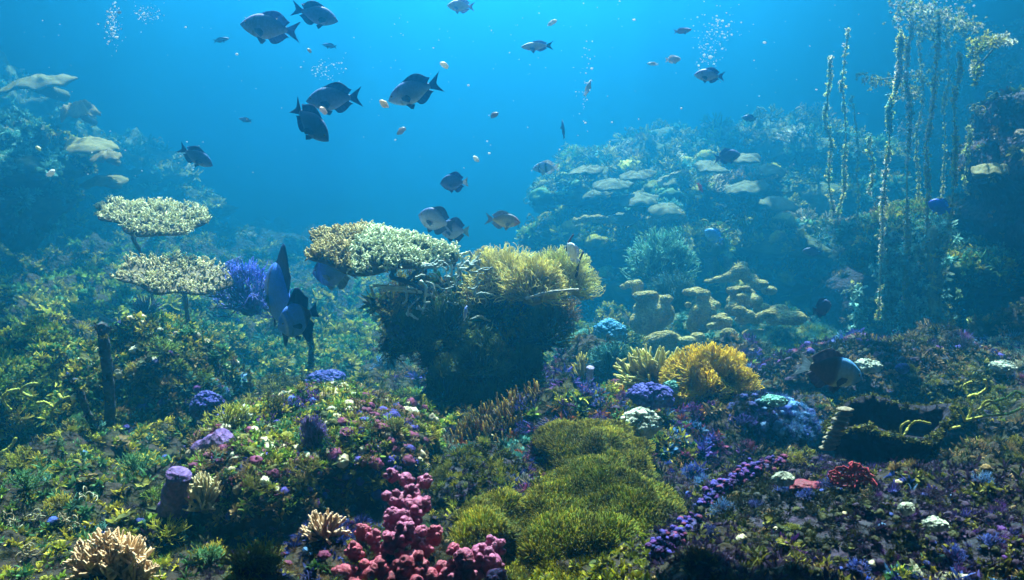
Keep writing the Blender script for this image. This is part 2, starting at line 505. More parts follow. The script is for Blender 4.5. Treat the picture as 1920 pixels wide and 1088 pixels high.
def instances(mb, kind, P, Nrm, size, C0, C1, tilt=.35):
    """lay template copies at P, axis near Nrm, per-copy size and root/tip colour"""
    ts = TPL[kind]
    pick = rng.integers(0, len(ts), len(P))
    Z = unit(Nrm + rng.normal(0, tilt, P.shape))
    X = unit(np.cross(Z, rng.normal(0, 1, P.shape))); Yv = np.cross(Z, X)
    M = np.stack([X, Yv, Z], -1)
    for ti, (V, Fs, s) in enumerate(ts):
        ix = np.where(pick == ti)[0]
        if not len(ix): continue
        VV = np.einsum('nij,vj->nvi', M[ix], V) * size[ix][:, None, None] + P[ix][:, None]
        s_ = s[None, :, None]
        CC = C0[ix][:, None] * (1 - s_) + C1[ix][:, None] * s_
        off = (np.arange(len(ix)) * len(V))[:, None, None]
        mb.add(VV.reshape(-1, 3), [(f[None] + off).reshape(-1, f.shape[1]) for f in Fs], CC.reshape(-1, 3))

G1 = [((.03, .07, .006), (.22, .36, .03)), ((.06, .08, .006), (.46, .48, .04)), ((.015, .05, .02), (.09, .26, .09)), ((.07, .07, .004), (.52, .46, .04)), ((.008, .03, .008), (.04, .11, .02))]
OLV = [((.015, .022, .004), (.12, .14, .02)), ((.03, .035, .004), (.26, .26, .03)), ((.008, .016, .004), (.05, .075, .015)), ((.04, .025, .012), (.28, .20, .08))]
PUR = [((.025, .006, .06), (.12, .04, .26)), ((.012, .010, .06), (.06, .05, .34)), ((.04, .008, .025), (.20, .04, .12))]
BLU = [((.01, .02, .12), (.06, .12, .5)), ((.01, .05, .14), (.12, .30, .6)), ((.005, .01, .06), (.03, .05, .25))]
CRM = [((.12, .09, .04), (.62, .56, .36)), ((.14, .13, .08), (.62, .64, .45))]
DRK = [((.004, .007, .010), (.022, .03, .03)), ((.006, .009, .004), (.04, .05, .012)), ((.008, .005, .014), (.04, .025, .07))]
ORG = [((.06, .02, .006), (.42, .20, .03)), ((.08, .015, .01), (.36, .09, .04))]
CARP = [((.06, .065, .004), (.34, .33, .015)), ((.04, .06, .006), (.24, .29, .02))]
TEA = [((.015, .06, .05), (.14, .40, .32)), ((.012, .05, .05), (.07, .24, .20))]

def palette_for(px, py, Yd):  # extra DRK weight in the lower regions deepens the foreground shadows by colour
    """weights of each palette family at a place on the reef"""
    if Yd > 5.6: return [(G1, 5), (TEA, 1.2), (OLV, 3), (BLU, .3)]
    if px < 430: return [(G1, 5), (DRK, 1.6), (OLV, 3), (TEA, 1.2), (BLU, .5), (CRM, .12), (PUR, .2)]
    if px > 1420 and py < 860: return [(OLV, 3), (DRK, 3), (PUR, 1), (BLU, .7), (ORG, .4), (CRM, .15)]
    if px > 1230 and py > 860: return [(DRK, 8), (OLV, 2.6), (PUR, .9), (BLU, .9), (G1, .9), (CRM, .04)]
    if 1000 < px < 1250 and py > 800: return [(CARP, 5), (G1, 2), (PUR, .5), (OLV, 1)]
    if px > 1000: return [(OLV, 3), (DRK, 1.5), (PUR, 1.5), (BLU, .8), (G1, 1.8), (ORG, 1.0), (CRM, .15), (TEA, .4)]
    if py < 860: return [(OLV, 3.5), (G1, 2.4), (DRK, 1), (PUR, 1.0), (CRM, .2), (ORG, .5), (TEA, .3)]
    return [(OLV, 4), (DRK, 4), (G1, 2), (PUR, .5), (CRM, .12), (BLU, .4)]

def colors_at(P, fixed=None, patch=1.9):
    px, py = project(P)
    n = len(P)
    C0, C1 = np.empty((n, 3)), np.empty((n, 3))
    f = (vnoise(P, patch, 41) * .5 + .5) * .84 + rng.uniform(0, 1, n) * .16
    f = np.clip((f - .22) / .56, 0, .999)
    for i in range(n):
        fam = fixed or palette_for(px[i], py[i], P[i, 1])
        tot = sum(w_ for _, w_ in fam); a = f[i] * tot
        for lst, w_ in fam:
            if a < w_: break
            a -= w_
        c0, c1 = lst[int(a / w_ * len(lst)) % len(lst)]
        k = rng.uniform(.65, 1.35)
        C0[i], C1[i] = np.array(c0) * k, np.array(c1) * k
    return C0, C1

def ground_points(n, y0=1.7, y1=7.5, th=37):
    t = rng.uniform(R(-th), R(th), n); y = y0 * (y1 / y0) ** rng.uniform(0, 1, n)
    x = y * np.tan(t)
    z = ground_z(x, y); e = .03
    nx = -(ground_z(x + e, y) - z) / e; ny = -(ground_z(x, y + e) - z) / e
    return np.stack([x, y, z], 1), unit(np.stack([nx, ny, np.ones(n)], 1))

def turf():
    for name, kind, n, lo, hi, lab in (
            ('leafy_algae', 'leaf', 8800, .014, .04, 'green and yellow leafy algae covering the reef rock'),
            ('branching_growth', 'branch', 4600, .014, .042, 'small branching growth covering the reef rock'),
            ('algae_fronds', 'frond', 5200, .018, .055, 'thin curling algae fronds covering the reef rock'),
            ('hair_algae', 'hair', 4200, .015, .04, 'short hair algae covering the reef rock'),
            ('coral_rubble', 'lump', 1500, .006, .018, 'small crusty coral nubs between the reef algae'),
            ('curled_growth', 'curl', 1700, .014, .034, 'small curled worm tubes between the reef algae')):
        P, Nn = ground_points(int(n * 2.2))
        pn = vnoise(P, 2.2, 300 + n) + .5 * vnoise(P, 5.0, 301 + n)
        ok = rng.uniform(0, 1, len(P)) < 1 / (1 + np.exp(-(pn - .12) * 7)); P, Nn = P[ok], Nn[ok]; n = len(P)
        C0, C1 = colors_at(P, [(OLV, 3), (DRK, 3), (PUR, 1)] if kind == 'lump' else None)
        sz = rng.uniform(lo, hi, n) * np.clip(P[:, 1] / 3.0, .8, 2.0)
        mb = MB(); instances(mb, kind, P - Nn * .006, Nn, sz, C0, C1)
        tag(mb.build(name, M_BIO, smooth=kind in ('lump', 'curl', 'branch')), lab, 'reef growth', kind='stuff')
    P, Nn = ground_points(9000, 1.6, 6.5)
    C0, C1 = colors_at(P, [(DRK, 3), (OLV, 2)])
    mb = MB(); instances(mb, 'hair', P - Nn * .004, Nn, rng.uniform(.010, .024, 9000) * np.clip(P[:, 1] / 3, .8, 2), C0, C1)
    tag(mb.build('short_turf', M_BIO, smooth=False), 'short dark turf covering the reef rock between the algae', 'reef growth', kind='stuff')
    # the far slope
    n = 9500
    P, Nn = ground_points(n, 6.5, 15, 36)
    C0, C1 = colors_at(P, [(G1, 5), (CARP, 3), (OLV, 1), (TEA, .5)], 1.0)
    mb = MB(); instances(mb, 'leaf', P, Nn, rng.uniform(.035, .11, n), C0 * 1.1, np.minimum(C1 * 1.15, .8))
    tag(mb.build('far_slope_growth', M_BIO, smooth=False), 'hazy green growth on the far reef slope', 'reef growth', kind='stuff')
turf()

# ------------------------------------------------------------------ rocks
def surf_points(V, Fs, n, zmin=-.3):
    tri = []
    for f in Fs:
        tri.append(f[:, :3])
        if f.shape[1] == 4: tri.append(f[:, [0, 2, 3]])
    T = np.concatenate(tri)
    a, b, c = V[T[:, 0]], V[T[:, 1]], V[T[:, 2]]
    nn = np.cross(b - a, c - a); ar = np.linalg.norm(nn, axis=1)
    cen = V.mean(0)
    nn = unit(nn); nn = np.where(((a - cen) * nn).sum(1, keepdims=True) < 0, -nn, nn)
    wgt = ar * (nn[:, 2] > zmin) * np.clip(.55 + nn[:, 2], .12, 1.5) * (nn[:, 1] < .6)
    ix = rng.choice(len(T), n, p=wgt / wgt.sum())
    u, v = rng.uniform(0, 1, n), rng.uniform(0, 1, n); fl = u + v > 1
    u[fl], v[fl] = 1 - u[fl], 1 - v[fl]
    P = a[ix] + (b - a)[ix] * u[:, None] + (c - a)[ix] * v[:, None]
    return P, nn[ix]

def rock(label, px, py, Y, wpx, hpx, dep, seed, mat, growth=(), ledge=0.0, amp=.28, res=(96, 60), name='reef_rock', cat='rock', sq=1.0, group=None, prof=None):
    """reef rock centred on a photo pixel at depth Y, wpx x hpx pixels, dep metres deep"""
    c = at(px, py, Y); rx, rz = m_px(wpx, Y) / 2, m_px(hpx, Y) / 2
    V, Fs = sphere(*res)
    V = np.sign(V) * np.abs(V) ** sq
    sc = np.array([rx, dep / 2, rz])
    Q = V * sc / max(rx, rz)
    k = 1 + amp * fbm(Q + seed * 3.1, 1.8, 5, seed) + amp * .5 * np.abs(fbm(Q + seed, 5.0, 3, seed + 2))
    W = V * sc * k[:, None]
    if ledge:
        ph = W[:, 2] / rz * 9 + 2.5 * fbm(W + seed, 1.2, 2, seed)
        f = 1 + ledge * np.tanh(3 * np.sin(ph)) * np.clip(1.1 - np.abs(V[:, 2]), .1, 1)
        W[:, 0] *= f; W[:, 1] *= f
    if prof is not None:
        f = np.interp(V[:, 2], [p[0] for p in prof], [p[1] for p in prof]); g = np.interp(V[:, 2], [p[0] for p in prof], [p[2] for p in prof])
        W[:, 0] = W[:, 0] * f + g * rx; W[:, 1] *= f
    W = W + c
    base = c - [0, 0, rz]
    t = thing(name, label, cat, base, group)
    MB().add(W, Fs).build('stone', mat, t)
    for kind, n, lo, hi, fam, pname in growth:
        P, Nn = surf_points(W, Fs, n)
        C0, C1 = colors_at(P, fam, 2.6 if Y < 6 else 1.2)
        mb = MB(); instances(mb, kind, P, Nn, rng.uniform(lo, hi, n), C0, C1)
        tag(mb.build(pname, M_BIO, t, smooth=kind in ('lump', 'curl', 'branch', 'finger', 'thicket')), kind='stuff')
    return t, W, Fs

FARG = [(G1, 3), (TEA, 1.5), (CARP, 1.2), (CRM, .5), (OLV, 1.5)]
FARY = [(CARP, 2), (G1, 2), (CRM, .8)]
DKG = [(OLV, 4), (DRK, 3), (G1, 1.4), (TEA, .5)]

# left hazy wall
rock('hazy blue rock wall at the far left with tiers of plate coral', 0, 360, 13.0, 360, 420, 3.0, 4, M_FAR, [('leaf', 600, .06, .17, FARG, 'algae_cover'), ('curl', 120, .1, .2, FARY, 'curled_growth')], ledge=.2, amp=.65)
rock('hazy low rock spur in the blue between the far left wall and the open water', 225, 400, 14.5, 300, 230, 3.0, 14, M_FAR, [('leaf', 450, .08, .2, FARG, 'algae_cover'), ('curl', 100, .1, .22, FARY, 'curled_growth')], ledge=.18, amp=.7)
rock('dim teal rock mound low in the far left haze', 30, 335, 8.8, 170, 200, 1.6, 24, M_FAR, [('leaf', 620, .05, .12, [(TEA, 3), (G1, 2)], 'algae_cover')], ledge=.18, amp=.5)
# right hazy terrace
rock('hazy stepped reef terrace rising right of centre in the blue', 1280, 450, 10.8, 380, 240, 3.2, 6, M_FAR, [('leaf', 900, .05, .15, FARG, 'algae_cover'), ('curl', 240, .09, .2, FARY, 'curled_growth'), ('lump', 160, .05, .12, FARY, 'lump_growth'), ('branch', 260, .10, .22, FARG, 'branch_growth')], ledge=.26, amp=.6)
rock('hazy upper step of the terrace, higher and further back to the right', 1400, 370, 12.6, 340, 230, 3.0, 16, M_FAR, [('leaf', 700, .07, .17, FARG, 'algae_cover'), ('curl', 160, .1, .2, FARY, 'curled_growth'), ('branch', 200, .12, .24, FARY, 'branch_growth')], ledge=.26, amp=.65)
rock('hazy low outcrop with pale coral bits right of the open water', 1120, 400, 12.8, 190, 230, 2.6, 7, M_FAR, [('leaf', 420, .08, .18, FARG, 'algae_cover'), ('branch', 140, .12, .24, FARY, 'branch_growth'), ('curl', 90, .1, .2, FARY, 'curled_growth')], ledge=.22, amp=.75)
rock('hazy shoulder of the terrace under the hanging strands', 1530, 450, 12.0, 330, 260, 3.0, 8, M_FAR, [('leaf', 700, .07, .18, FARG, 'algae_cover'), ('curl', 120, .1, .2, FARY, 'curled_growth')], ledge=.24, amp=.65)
rock('dark rock added to darken the haze behind the strands at the upper right', 1880, 300, 11.5, 330, 480, 2.4, 18, M_DARK, [('leaf', 420, .05, .14, DKG, 'algae_cover')], ledge=.2, amp=.55)  # added rock, its dark colour deepens the haze in this corner
# right wall
rock('weedy overhanging ledge of the right reef wall behind the strands', 1790, 465, 7.6, 370, 150, 2.4, 9, M_FAR, [('leaf', 1500, .04, .10, FARG, 'algae_cover'), ('branch', 240, .06, .12, FARG, 'branch_growth'), ('curl', 200, .05, .1, FARY, 'curled_growth')], ledge=.12)
rock('recessed rock face under the right overhang, coloured dark for its shade', 1800, 580, 9.0, 500, 260, 2.2, 10, M_DARK, [('leaf', 260, .05, .10, DKG, 'algae_cover')])  # dark material puts the shade of the recess into the rock colour
rock('dark rock buttress at the right edge of the view', 1930, 340, 6.6, 190, 330, 1.6, 12, M_DARK, [('leaf', 260, .03, .08, DKG, 'algae_cover'), ('curl', 30, .05, .1, FARY, 'curled_growth')], ledge=.15)

# the central pinnacle
def pinnacle():
    Y0 = 4.25
    t = thing('reef_pinnacle', 'dark weedy coral pinnacle in the middle carrying yellow bushy coral', 'pinnacle', at(880, 810, Y0))
    mb = MB(); parts = []
    for k, (px, py, rx, ry, dy) in enumerate(((900, 585, 120, 48, 0), (800, 590, 62, 44, -.08), (1000, 585, 58, 28, .05), (868, 648, 74, 62, 0), (942, 655, 62, 64, .06), (862, 722, 50, 58, -.02),
                                              (915, 765, 56, 60, .02), (770, 598, 36, 24, -.1), (985, 638, 38, 36, .1), (868, 800, 42, 36, 0), (965, 728, 40, 50, .1), (745, 640, 24, 26, .05), (728, 572, 22, 14, -.1))):
        V, Fs = sphere(60, 40)
        c = at(px, py, Y0 + dy); rx, ry = m_px(rx, Y0), m_px(ry, Y0)
        W = V * [rx, (rx + ry) * .42, ry] * (.82 + .8 * fbm(V + k * 2.3, 1.9, 4, k) + .3 * np.abs(fbm(V, 5, 3, k + 30)))[:, None] + c
        mb.add(W, Fs); parts.append((W, Fs, rx * ry))
    mb.build('stone', M_DARK, t)
    tot = sum(p[2] for p in parts)
    for kind, n, lo, hi, fam, nm in (('leaf', 1700, .02, .055, DKG, 'leafy_cover'), ('thicket', 190, .05, .13, [(OLV, 4), (DRK, 3), (G1, 1)], 'bushy_cover'), ('frond', 520, .05, .12, [(OLV, 4), (DRK, 3), (G1, 1.2)], 'frond_cover'),
                                     ('leaf', 300, .04, .085, [(OLV, 3), (DRK, 1), (G1, 3), (TEA, .6)], 'broad_leaf_cover'), ('curl', 130, .02, .05, [(CRM, 2), (PUR, 1), (OLV, 2)], 'curled_cover'), ('leaf', 90, .02, .045, [(CRM, 1), (TEA, 1.5), (CARP, 1.5), (BLU, .4)], 'pale_leaf_cover'), ('lump', 70, .01, .02, [(PUR, 2), (BLU, 1), (CRM, .5)], 'nub_cover')):
        mb = MB()
        for W, Fs, a in parts:
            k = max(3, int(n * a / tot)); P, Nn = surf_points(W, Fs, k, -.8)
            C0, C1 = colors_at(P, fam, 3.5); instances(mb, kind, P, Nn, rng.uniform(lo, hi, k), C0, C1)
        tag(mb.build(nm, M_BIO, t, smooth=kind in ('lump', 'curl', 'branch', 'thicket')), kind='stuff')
pinnacle()

#@@OBJ_BEGIN
# ------------------------------------------------------------------ more rocks that carry things
rock('low green reef mound between the dark post and the blue hollow', 300, 790, 4.1, 330, 330, .9, 31, M_ROCK, [('leaf', 1500, .02, .05, [(G1, 5), (OLV, 3), (TEA, 1.5), (BLU, .4)], 'leafy_cover'), ('frond', 500, .02, .06, [(G1, 4), (OLV, 2)], 'frond_cover'), ('lump', 160, .01, .025, [(BLU, 1), (CRM, 1), (PUR, 1)], 'nub_cover')], amp=.4)
rock('yellow green leafy reef mound at the left edge', 30, 760, 4.2, 300, 260, .9, 32, M_DARK, [('leaf', 1100, .022, .055, [(G1, 6), (OLV, 2)], 'leafy_cover'), ('frond', 500, .03, .07, [(CARP, 2), (G1, 3)], 'frond_cover')], amp=.42)
rock('flat topped reef mound with a mixed crust left of the pinnacle foot', 600, 850, 3.05, 430, 170, .9, 33, M_ROCK, [('leaf', 1500, .014, .038, [(OLV, 4), (G1, 3), (PUR, 1)], 'leafy_cover'), ('lump', 420, .008, .022, [(PUR, 3), (CRM, .8), (OLV, 2), (BLU, .5)], 'nub_cover'), ('curl', 260, .014, .034, [(CRM, 1), (PUR, 2), (OLV, 2)], 'curled_cover'), ('branch', 300, .018, .045, [(OLV, 2), (G1, 2), (PUR, 1)], 'branch_cover')], amp=.35, sq=.8)
rock('small brown reef knob rising behind the mixed crust mound', 690, 800, 3.5, 130, 100, .3, 34, M_ROCK, [('leaf', 200, .014, .03, [(OLV, 3), (CARP, 2)], 'leafy_cover'), ('lump', 90, .008, .02, [(PUR, 2), (OLV, 2)], 'nub_cover')], amp=.4)
rock('big dark encrusted mound filling the lower right corner', 1640, 1075, 2.3, 800, 290, 1.1, 35, M_DARK, [('leaf', 2600, .009, .026, [(DRK, 6), (OLV, 2.6), (PUR, .8), (G1, .9), (BLU, .8)], 'leafy_cover'), ('lump', 500, .005, .014, [(DRK, 5), (PUR, 1), (BLU, 1.0), (CARP, .8)], 'nub_cover'), ('curl', 420, .010, .026, [(OLV, 2), (DRK, 3), (PUR, 1.5), (CARP, .6)], 'curled_cover'), ('hair', 700, .012, .028, [(DRK, 4), (PUR, 2), (OLV, 2)], 'hair_cover')], amp=.3, sq=.9)
rock('dark rocky ridge with brown crust running to the right edge', 1700, 730, 4.4, 560, 150, .9, 36, M_DARK, [('leaf', 1300, .016, .04, [(OLV, 3), (DRK, 4), (PUR, 1), (ORG, .4)], 'leafy_cover'), ('lump', 260, .01, .024, [(DRK, 3), (PUR, 1), (BLU, .8)], 'nub_cover'), ('frond', 300, .02, .05, [(OLV, 2), (DRK, 2), (G1, .7)], 'frond_cover')], amp=.4)
rock('blue black rounded mound with blue fuzz, right of the white brain coral', 1430, 815, 3.5, 190, 150, .4, 37, M_DARK, [('hair', 520, .014, .032, [(BLU, 4), (DRK, 2)], 'fuzzy_cover'), ('lump', 120, .008, .02, [(BLU, 3)], 'nub_cover')], amp=.25)
rock('purple crusted rock under the orange soft coral', 1250, 790, 3.75, 330, 140, .5, 38, M_ROCK, [('leaf', 500, .014, .035, [(PUR, 3), (OLV, 2), (ORG, 1.5), (BLU, 1)], 'leafy_cover'), ('lump', 260, .008, .02, [(PUR, 3), (BLU, 2), (CRM, .6)], 'nub_cover'), ('frond', 200, .02, .045, [(OLV, 2), (ORG, 1), (G1, 1)], 'frond_cover')], amp=.4)
rock('dark green reef block in shade under the mixed crust, beside the magenta sponge', 900, 960, 2.75, 260, 200, .6, 39, M_DARK, [('leaf', 700, .012, .03, [(DRK, 3), (OLV, 2), (G1, 1)], 'leafy_cover'), ('hair', 300, .015, .03, [(CARP, 2), (OLV, 2)], 'hair_cover')], amp=.4)
rock('hazy green boulder field mound in the middle distance left of the pinnacle', 590, 700, 6.6, 260, 110, 1.2, 40, M_FAR, [('leaf', 800, .03, .08, [(G1, 4), (TEA, 2), (OLV, 1)], 'leafy_cover')], amp=.4)
rock('dark blue boulder added to stand for shade in the hollow behind the mixed crust mound', 590, 752, 5.0, 270, 70, .6, 62, M_DARK, [('leaf', 260, .015, .035, [(DRK, 4), (BLU, 1), (OLV, 1)], 'leafy_cover')], amp=.5)  # added dark boulder stands in for the shade of the hollow
rock('green mossy mound behind the stack of plates', 350, 680, 6.2, 230, 150, 1.0, 41, M_FAR, [('leaf', 900, .03, .07, [(G1, 5), (OLV, 2), (TEA, 1), (BLU, .4)], 'leafy_cover')], amp=.4)
rock('low teal boulder in the shade right of the pinnacle', 1130, 680, 5.6, 130, 120, .6, 42, M_FAR, [('branch', 260, .03, .07, [(TEA, 4), (G1, 1)], 'branch_cover')], amp=.35)
rock('pale sandy slab under the leather coral mounds', 1340, 650, 7.0, 420, 110, 1.4, 43, M_FAR, [('leaf', 300, .03, .06, [(TEA, 3), (OLV, 1)], 'leafy_cover')], amp=.3)
rock('pale smooth slab lying left of the hanging strands', 1500, 655, 6.0, 230, 70, .8, 44, M_FAR, [('hair', 420, .02, .05, [(TEA, 3), (G1, 1)], 'hair_cover')], amp=.25)

bpy.context.view_layer.update()
_dg = bpy.context.evaluated_depsgraph_get()
def hit(px, py):
    d = Vector((at(px, py, 5.0) - CAM).tolist()).normalized()
    o = Vector(CAM.tolist())
    for _ in range(80):
        ok, loc, nrm, idx, ob, _m = S.ray_cast(_dg, o, d)
        if not ok: return None
        if ob.name.split('.')[0] in ('stone', 'seabed', 'cushion'): return np.array(loc)
        o = loc + d * .004
    return None
def dep(px, py, Y, sink=.0):
    h = hit(px, min(py, 1086))
    return Y if h is None else float(h[1]) + sink

# ------------------------------------------------------------------ table corals
def table_coral(label, px, py, Y, wpx, hratio, tilt, roll, tips, fine, stalk, dome=.12, crust=None, group=None, wave=3):
    c = at(px, py, Y); a = m_px(wpx, Y) / 2
    t = thing('table_coral', label, 'table coral', c, group)
    Rm = np.array(Matrix.Rotation(R(roll), 3, 'Y') @ Matrix.Rotation(R(tilt), 3, 'X'))
    def top(u, ang):
        e = 1 + .13 * np.sin(ang * wave + px) + .07 * np.sin(ang * 7 + 1)
        x, y = u * np.cos(ang) * a * e, u * np.sin(ang) * a * hratio * e
        z = a * (dome * (1 - u * u) + .03 * np.sin(ang * 5) * u)
        return np.stack([x, y, z], -1)
    nu, na = 10, 64
    U, A = np.meshgrid(np.linspace(.02, 1, nu), np.arange(na) * 2 * math.pi / na, indexing='ij')
    Tp = top(U, A).reshape(-1, 3)
    Bt = Tp - np.array([0, 0, 1]) * (a * (.03 + .07 * (1 - U.reshape(-1, 1)) ** 1.2))
    i, j = np.meshgrid(np.arange(nu - 1), np.arange(na), indexing='ij'); j2 = (j + 1) % na
    q = np.stack([i * na + j, (i + 1) * na + j, (i + 1) * na + j2, i * na + j2], -1).reshape(-1, 4)
    k = np.arange(na); k2 = (k + 1) % na; e0 = (nu - 1) * na; o = nu * na
    rim = np.stack([e0 + k, o + e0 + k, o + e0 + k2, e0 + k2], 1)
    MB().add(np.concatenate([Tp, Bt]) @ Rm.T + c, [q, q[:, ::-1] + o, rim], (.13, .11, .06)).build('plate', M_CORAL, t)
    n = fine
    u = np.sqrt(rng.uniform(0, 1, n)); an = rng.uniform(0, 2 * math.pi, n)
    P = top(u, an)
    out = np.stack([np.cos(an), np.sin(an) * .8, np.full(n, .55)], 1) * (u[:, None] * 1.0 + .15) + rng.normal(0, .55, (n, 3)) * [1, 1, .25]
    P0, P1, R0, R1, tt = grow(P, out + [0, 0, .35], 3, a * .062, .8, (1, 2), a * .017, lsh=.85, rsh=.85, up=.25)
    V, Fs, sh, kk = seg_mesh(P0, P1, R0, R1, 5)
    C = seg_colors(sh, kk, tt, tips[0], tips[1], .3)
    if crust is not None:
        m = (V[:, 0] < -a * .25 + .12 * a * vnoise(V, 9 / a, 4))
        C[m] = C[m] * np.array(crust)
    tag(MB().add(V @ Rm.T + c, Fs, C).build('branchlets', M_CORAL, t), kind='stuff')
    for pts, r in stalk:
        pts = np.array([at(*p) for p in pts])
        V, Fs = tube(smooth_path(pts, 16), np.linspace(r * 1.3, r, 16) * (1 + .15 * np.sin(np.arange(16) * 2.1)), 8)
        MB().add(V, Fs, (.07, .06, .06)).build('stalk', M_CORAL, t)
    return t

PALE = ((.07, .08, .02), (.64, .64, .34))
table_coral('wide cream table coral on a short stalk, upper of the two at left', 288, 408, 5.0, 196, .72, 17, 8, PALE, 520, [[((262, 425, 5.0), (250, 446, 5.05), (262, 470, 5.4), (280, 520, 6.2), (290, 600, 6.6)), .010]], dome=.07)
table_coral('open lattice cream table coral, lower of the two at left beside the blue bush', 328, 516, 4.6, 184, .8, 20, 10, ((.10, .08, .02), (.66, .62, .32)), 360, [[((330, 525, 4.65), (345, 550, 4.8), (352, 600, 5.4), (360, 690, 5.8)), .012]], dome=.06, wave=2)
table_coral('domed pale green table coral with an orange crusted left end above the pinnacle', 705, 474, 4.0, 262, .66, 15, 5, ((.05, .08, .035), (.60, .68, .42)), 1100,
            [[((740, 505, 4.0), (735, 520, 4.0), (762, 522 + 6, 4.0), (800, 548, 4.05), (830, 575, 4.1)), .010], [((790, 490, 4.0), (782, 508, 4.0), (762, 527, 4.0)), .008]], dome=.22, crust=(.72, .55, .34))

# ------------------------------------------------------------------ bushy branching corals
def bush(label, px, py, Y, wpx, hpx, n, depth, c0, c1, r, name='bushy_coral', cat='coral', flat=.6, spread=.45, kids=(1, 2, 2, 3), up=.2, zmin=-.05, mat=None, stem=True, group=None, g=0):
    """a colony whose base sits at the given pixel, growing wpx wide and hpx high"""
    if g: Y = dep(px, py - 4, Y)
    b = at(px, py, Y); W, H = m_px(wpx, Y) / 2, m_px(hpx, Y)
    t = thing(name, label, cat, b, group)
    D = hemi(n, zmin) * [W, W * flat, H]
    ln = np.linalg.norm(D, axis=1)
    st = np.zeros((n, 3)) + D * .12
    P0, P1, R0, R1, tt = grow(st, D, depth, 1.0, spread, kids, r, up=up)
    sc = (np.abs(unit(D)) @ [W, W * flat, H])
    # normalise to the envelope
    tot = sum(.8 ** k for k in range(depth))
    P = np.concatenate([P0, P1]) / tot * 1.4
    e = np.array([W, W * flat, H])
    lim = P.copy(); lim[:, 2] = np.maximum(lim[:, 2], -.1)
    nrm = np.linalg.norm(lim, axis=1, keepdims=True)
    P = lim / np.maximum(nrm, 1e-6) * np.minimum(nrm, 1.05 + .25 * np.sin(np.arctan2(lim[:, 1:2], lim[:, :1]) * 5 + lim[:, 2:] * 6)) * e
    m = len(P0)
    V, Fs, sh, kk = seg_mesh(P[:m] + b, P[m:] + b, R0, R1, 4)
    C = seg_colors(sh, kk, tt, c0, c1, .2) * rng.uniform(.8, 1.2, (m, 1)).repeat(kk, 0)
    tag(MB().add(V, Fs, C).build('branches', mat or M_HAIR, t), kind='stuff')
    if stem:
        V, Fs = sphere(14, 8)
        MB().add(V * [W * .3, W * flat * .3, H * .16] * (1 + .2 * fbm(V, 3, 2, 4))[:, None] + b, Fs, np.array(c0) * .7).build('base', M_SPONGE, t)
    return t

bush('blue bushy staghorn coral beside the lower cream table coral', 470, 580, 4.7, 150, 80, 60, 5, (.05, .06, .32), (.20, .26, .80), .008, spread=.4, name='staghorn_coral')
YB0, YB1 = (.30, .28, .04), (.80, .75, .30)
bush('fluffy yellow soft coral on the left half of the pinnacle top', 945, 552, 4.05, 160, 78, 170, 6, YB0, YB1, .0055, spread=.42, name='soft_coral', kids=(1, 2, 2), group=None)
bush('fluffy yellow green soft coral on the right shoulder of the pinnacle top', 1048, 552, 4.05, 140, 74, 170, 6, (.24, .27, .04), (.72, .74, .30), .0055, spread=.42, name='soft_coral', kids=(1, 2, 2))
bush('low pale yellow soft coral at the middle of the pinnacle top', 1000, 562, 3.9, 130, 70, 110, 5, YB0, (.74, .68, .22), .0055, spread=.45, name='soft_coral', kids=(1, 2, 2))
bush('bright orange yellow soft coral on the purple crusted rock', 1328, 748, 3.7, 175, 88, 190, 5, (.26, .12, .006), (.78, .60, .04), .0065, spread=.5, name='soft_coral', kids=(2, 2, 3), g=1)
bush('greenish brown finger soft coral to the left of the orange one', 1225, 725, 3.85, 140, 70, 90, 3, (.20, .12, .02), (.62, .60, .22), .011, spread=.3, name='finger_coral', kids=(1, 2), g=1)
bush('hazy teal bushy coral on the slope left of the leather corals', 1235, 520, 7.0, 130, 75, 70, 5, (.04, .12, .09), (.22, .50, .36), .012, name='bushy_coral')
bush('hazy dark green bush under the teal one by the leather corals', 1260, 580, 6.6, 100, 60, 60, 5, (.02, .06, .05), (.08, .2, .16), .01, name='bushy_coral')
bush('dim teal bushy coral low in the gap right of the pinnacle', 1145, 700, 5.2, 90, 50, 60, 5, (.02, .07, .07), (.10, .30, .26), .009, name='bushy_coral', g=1)
bush('pale spiky anemone above the stack of plates', 275, 590, 5.6, 60, 34, 70, 1, (.06, .08, .16), (.35, .45, .55), .006, name='anemone', cat='anemone')
bush('blue grey bush right of the stack of plates', 285, 672, 5.4, 80, 60, 60, 4, (.02, .03, .10), (.08, .12, .35), .008, name='bushy_coral')
bush('beige finger coral in the lower left foreground', 215, 1095, 2.1, 165, 95, 120, 4, (.16, .07, .02), (.72, .52, .32), .0085, spread=.5, name='finger_coral', kids=(1, 2, 2), mat=M_CORAL, g=1)
bush('tan brush shaped coral left of the magenta sponge', 610, 1010, 2.45, 90, 48, 26, 3, (.16, .08, .05), (.62, .46, .30), .006, spread=.35, name='brush_coral', mat=M_CORAL, g=1)
bush('cream tufted coral beside the purple tube sponge', 385, 955, 2.75, 80, 60, 40, 3, (.16, .12, .03), (.66, .58, .34), .0065, spread=.35, name='tufted_coral', mat=M_CORAL, g=1)
bush('white tipped star coral at the left end of the mixed crust mound', 458, 800, 3.3, 34, 36, 14, 3, (.15, .16, .13), (.65, .70, .62), .006, spread=.3, name='star_coral', mat=M_CORAL, g=1)
bush('yellow leafy spray in front of the pinnacle foot at right', 1092, 712, 3.7, 40, 44, 16, 3, (.25, .22, .03), (.75, .68, .18), .006, spread=.3, name='leafy_spray', cat='algae', g=1)
bush('violet bushy growth hanging down the front of the mixed crust mound', 590, 850, 2.95, 60, 62, 60, 4, (.05, .03, .12), (.22, .15, .45), .004, spread=.5, name='violet_growth', cat='soft coral', stem=False, g=1)
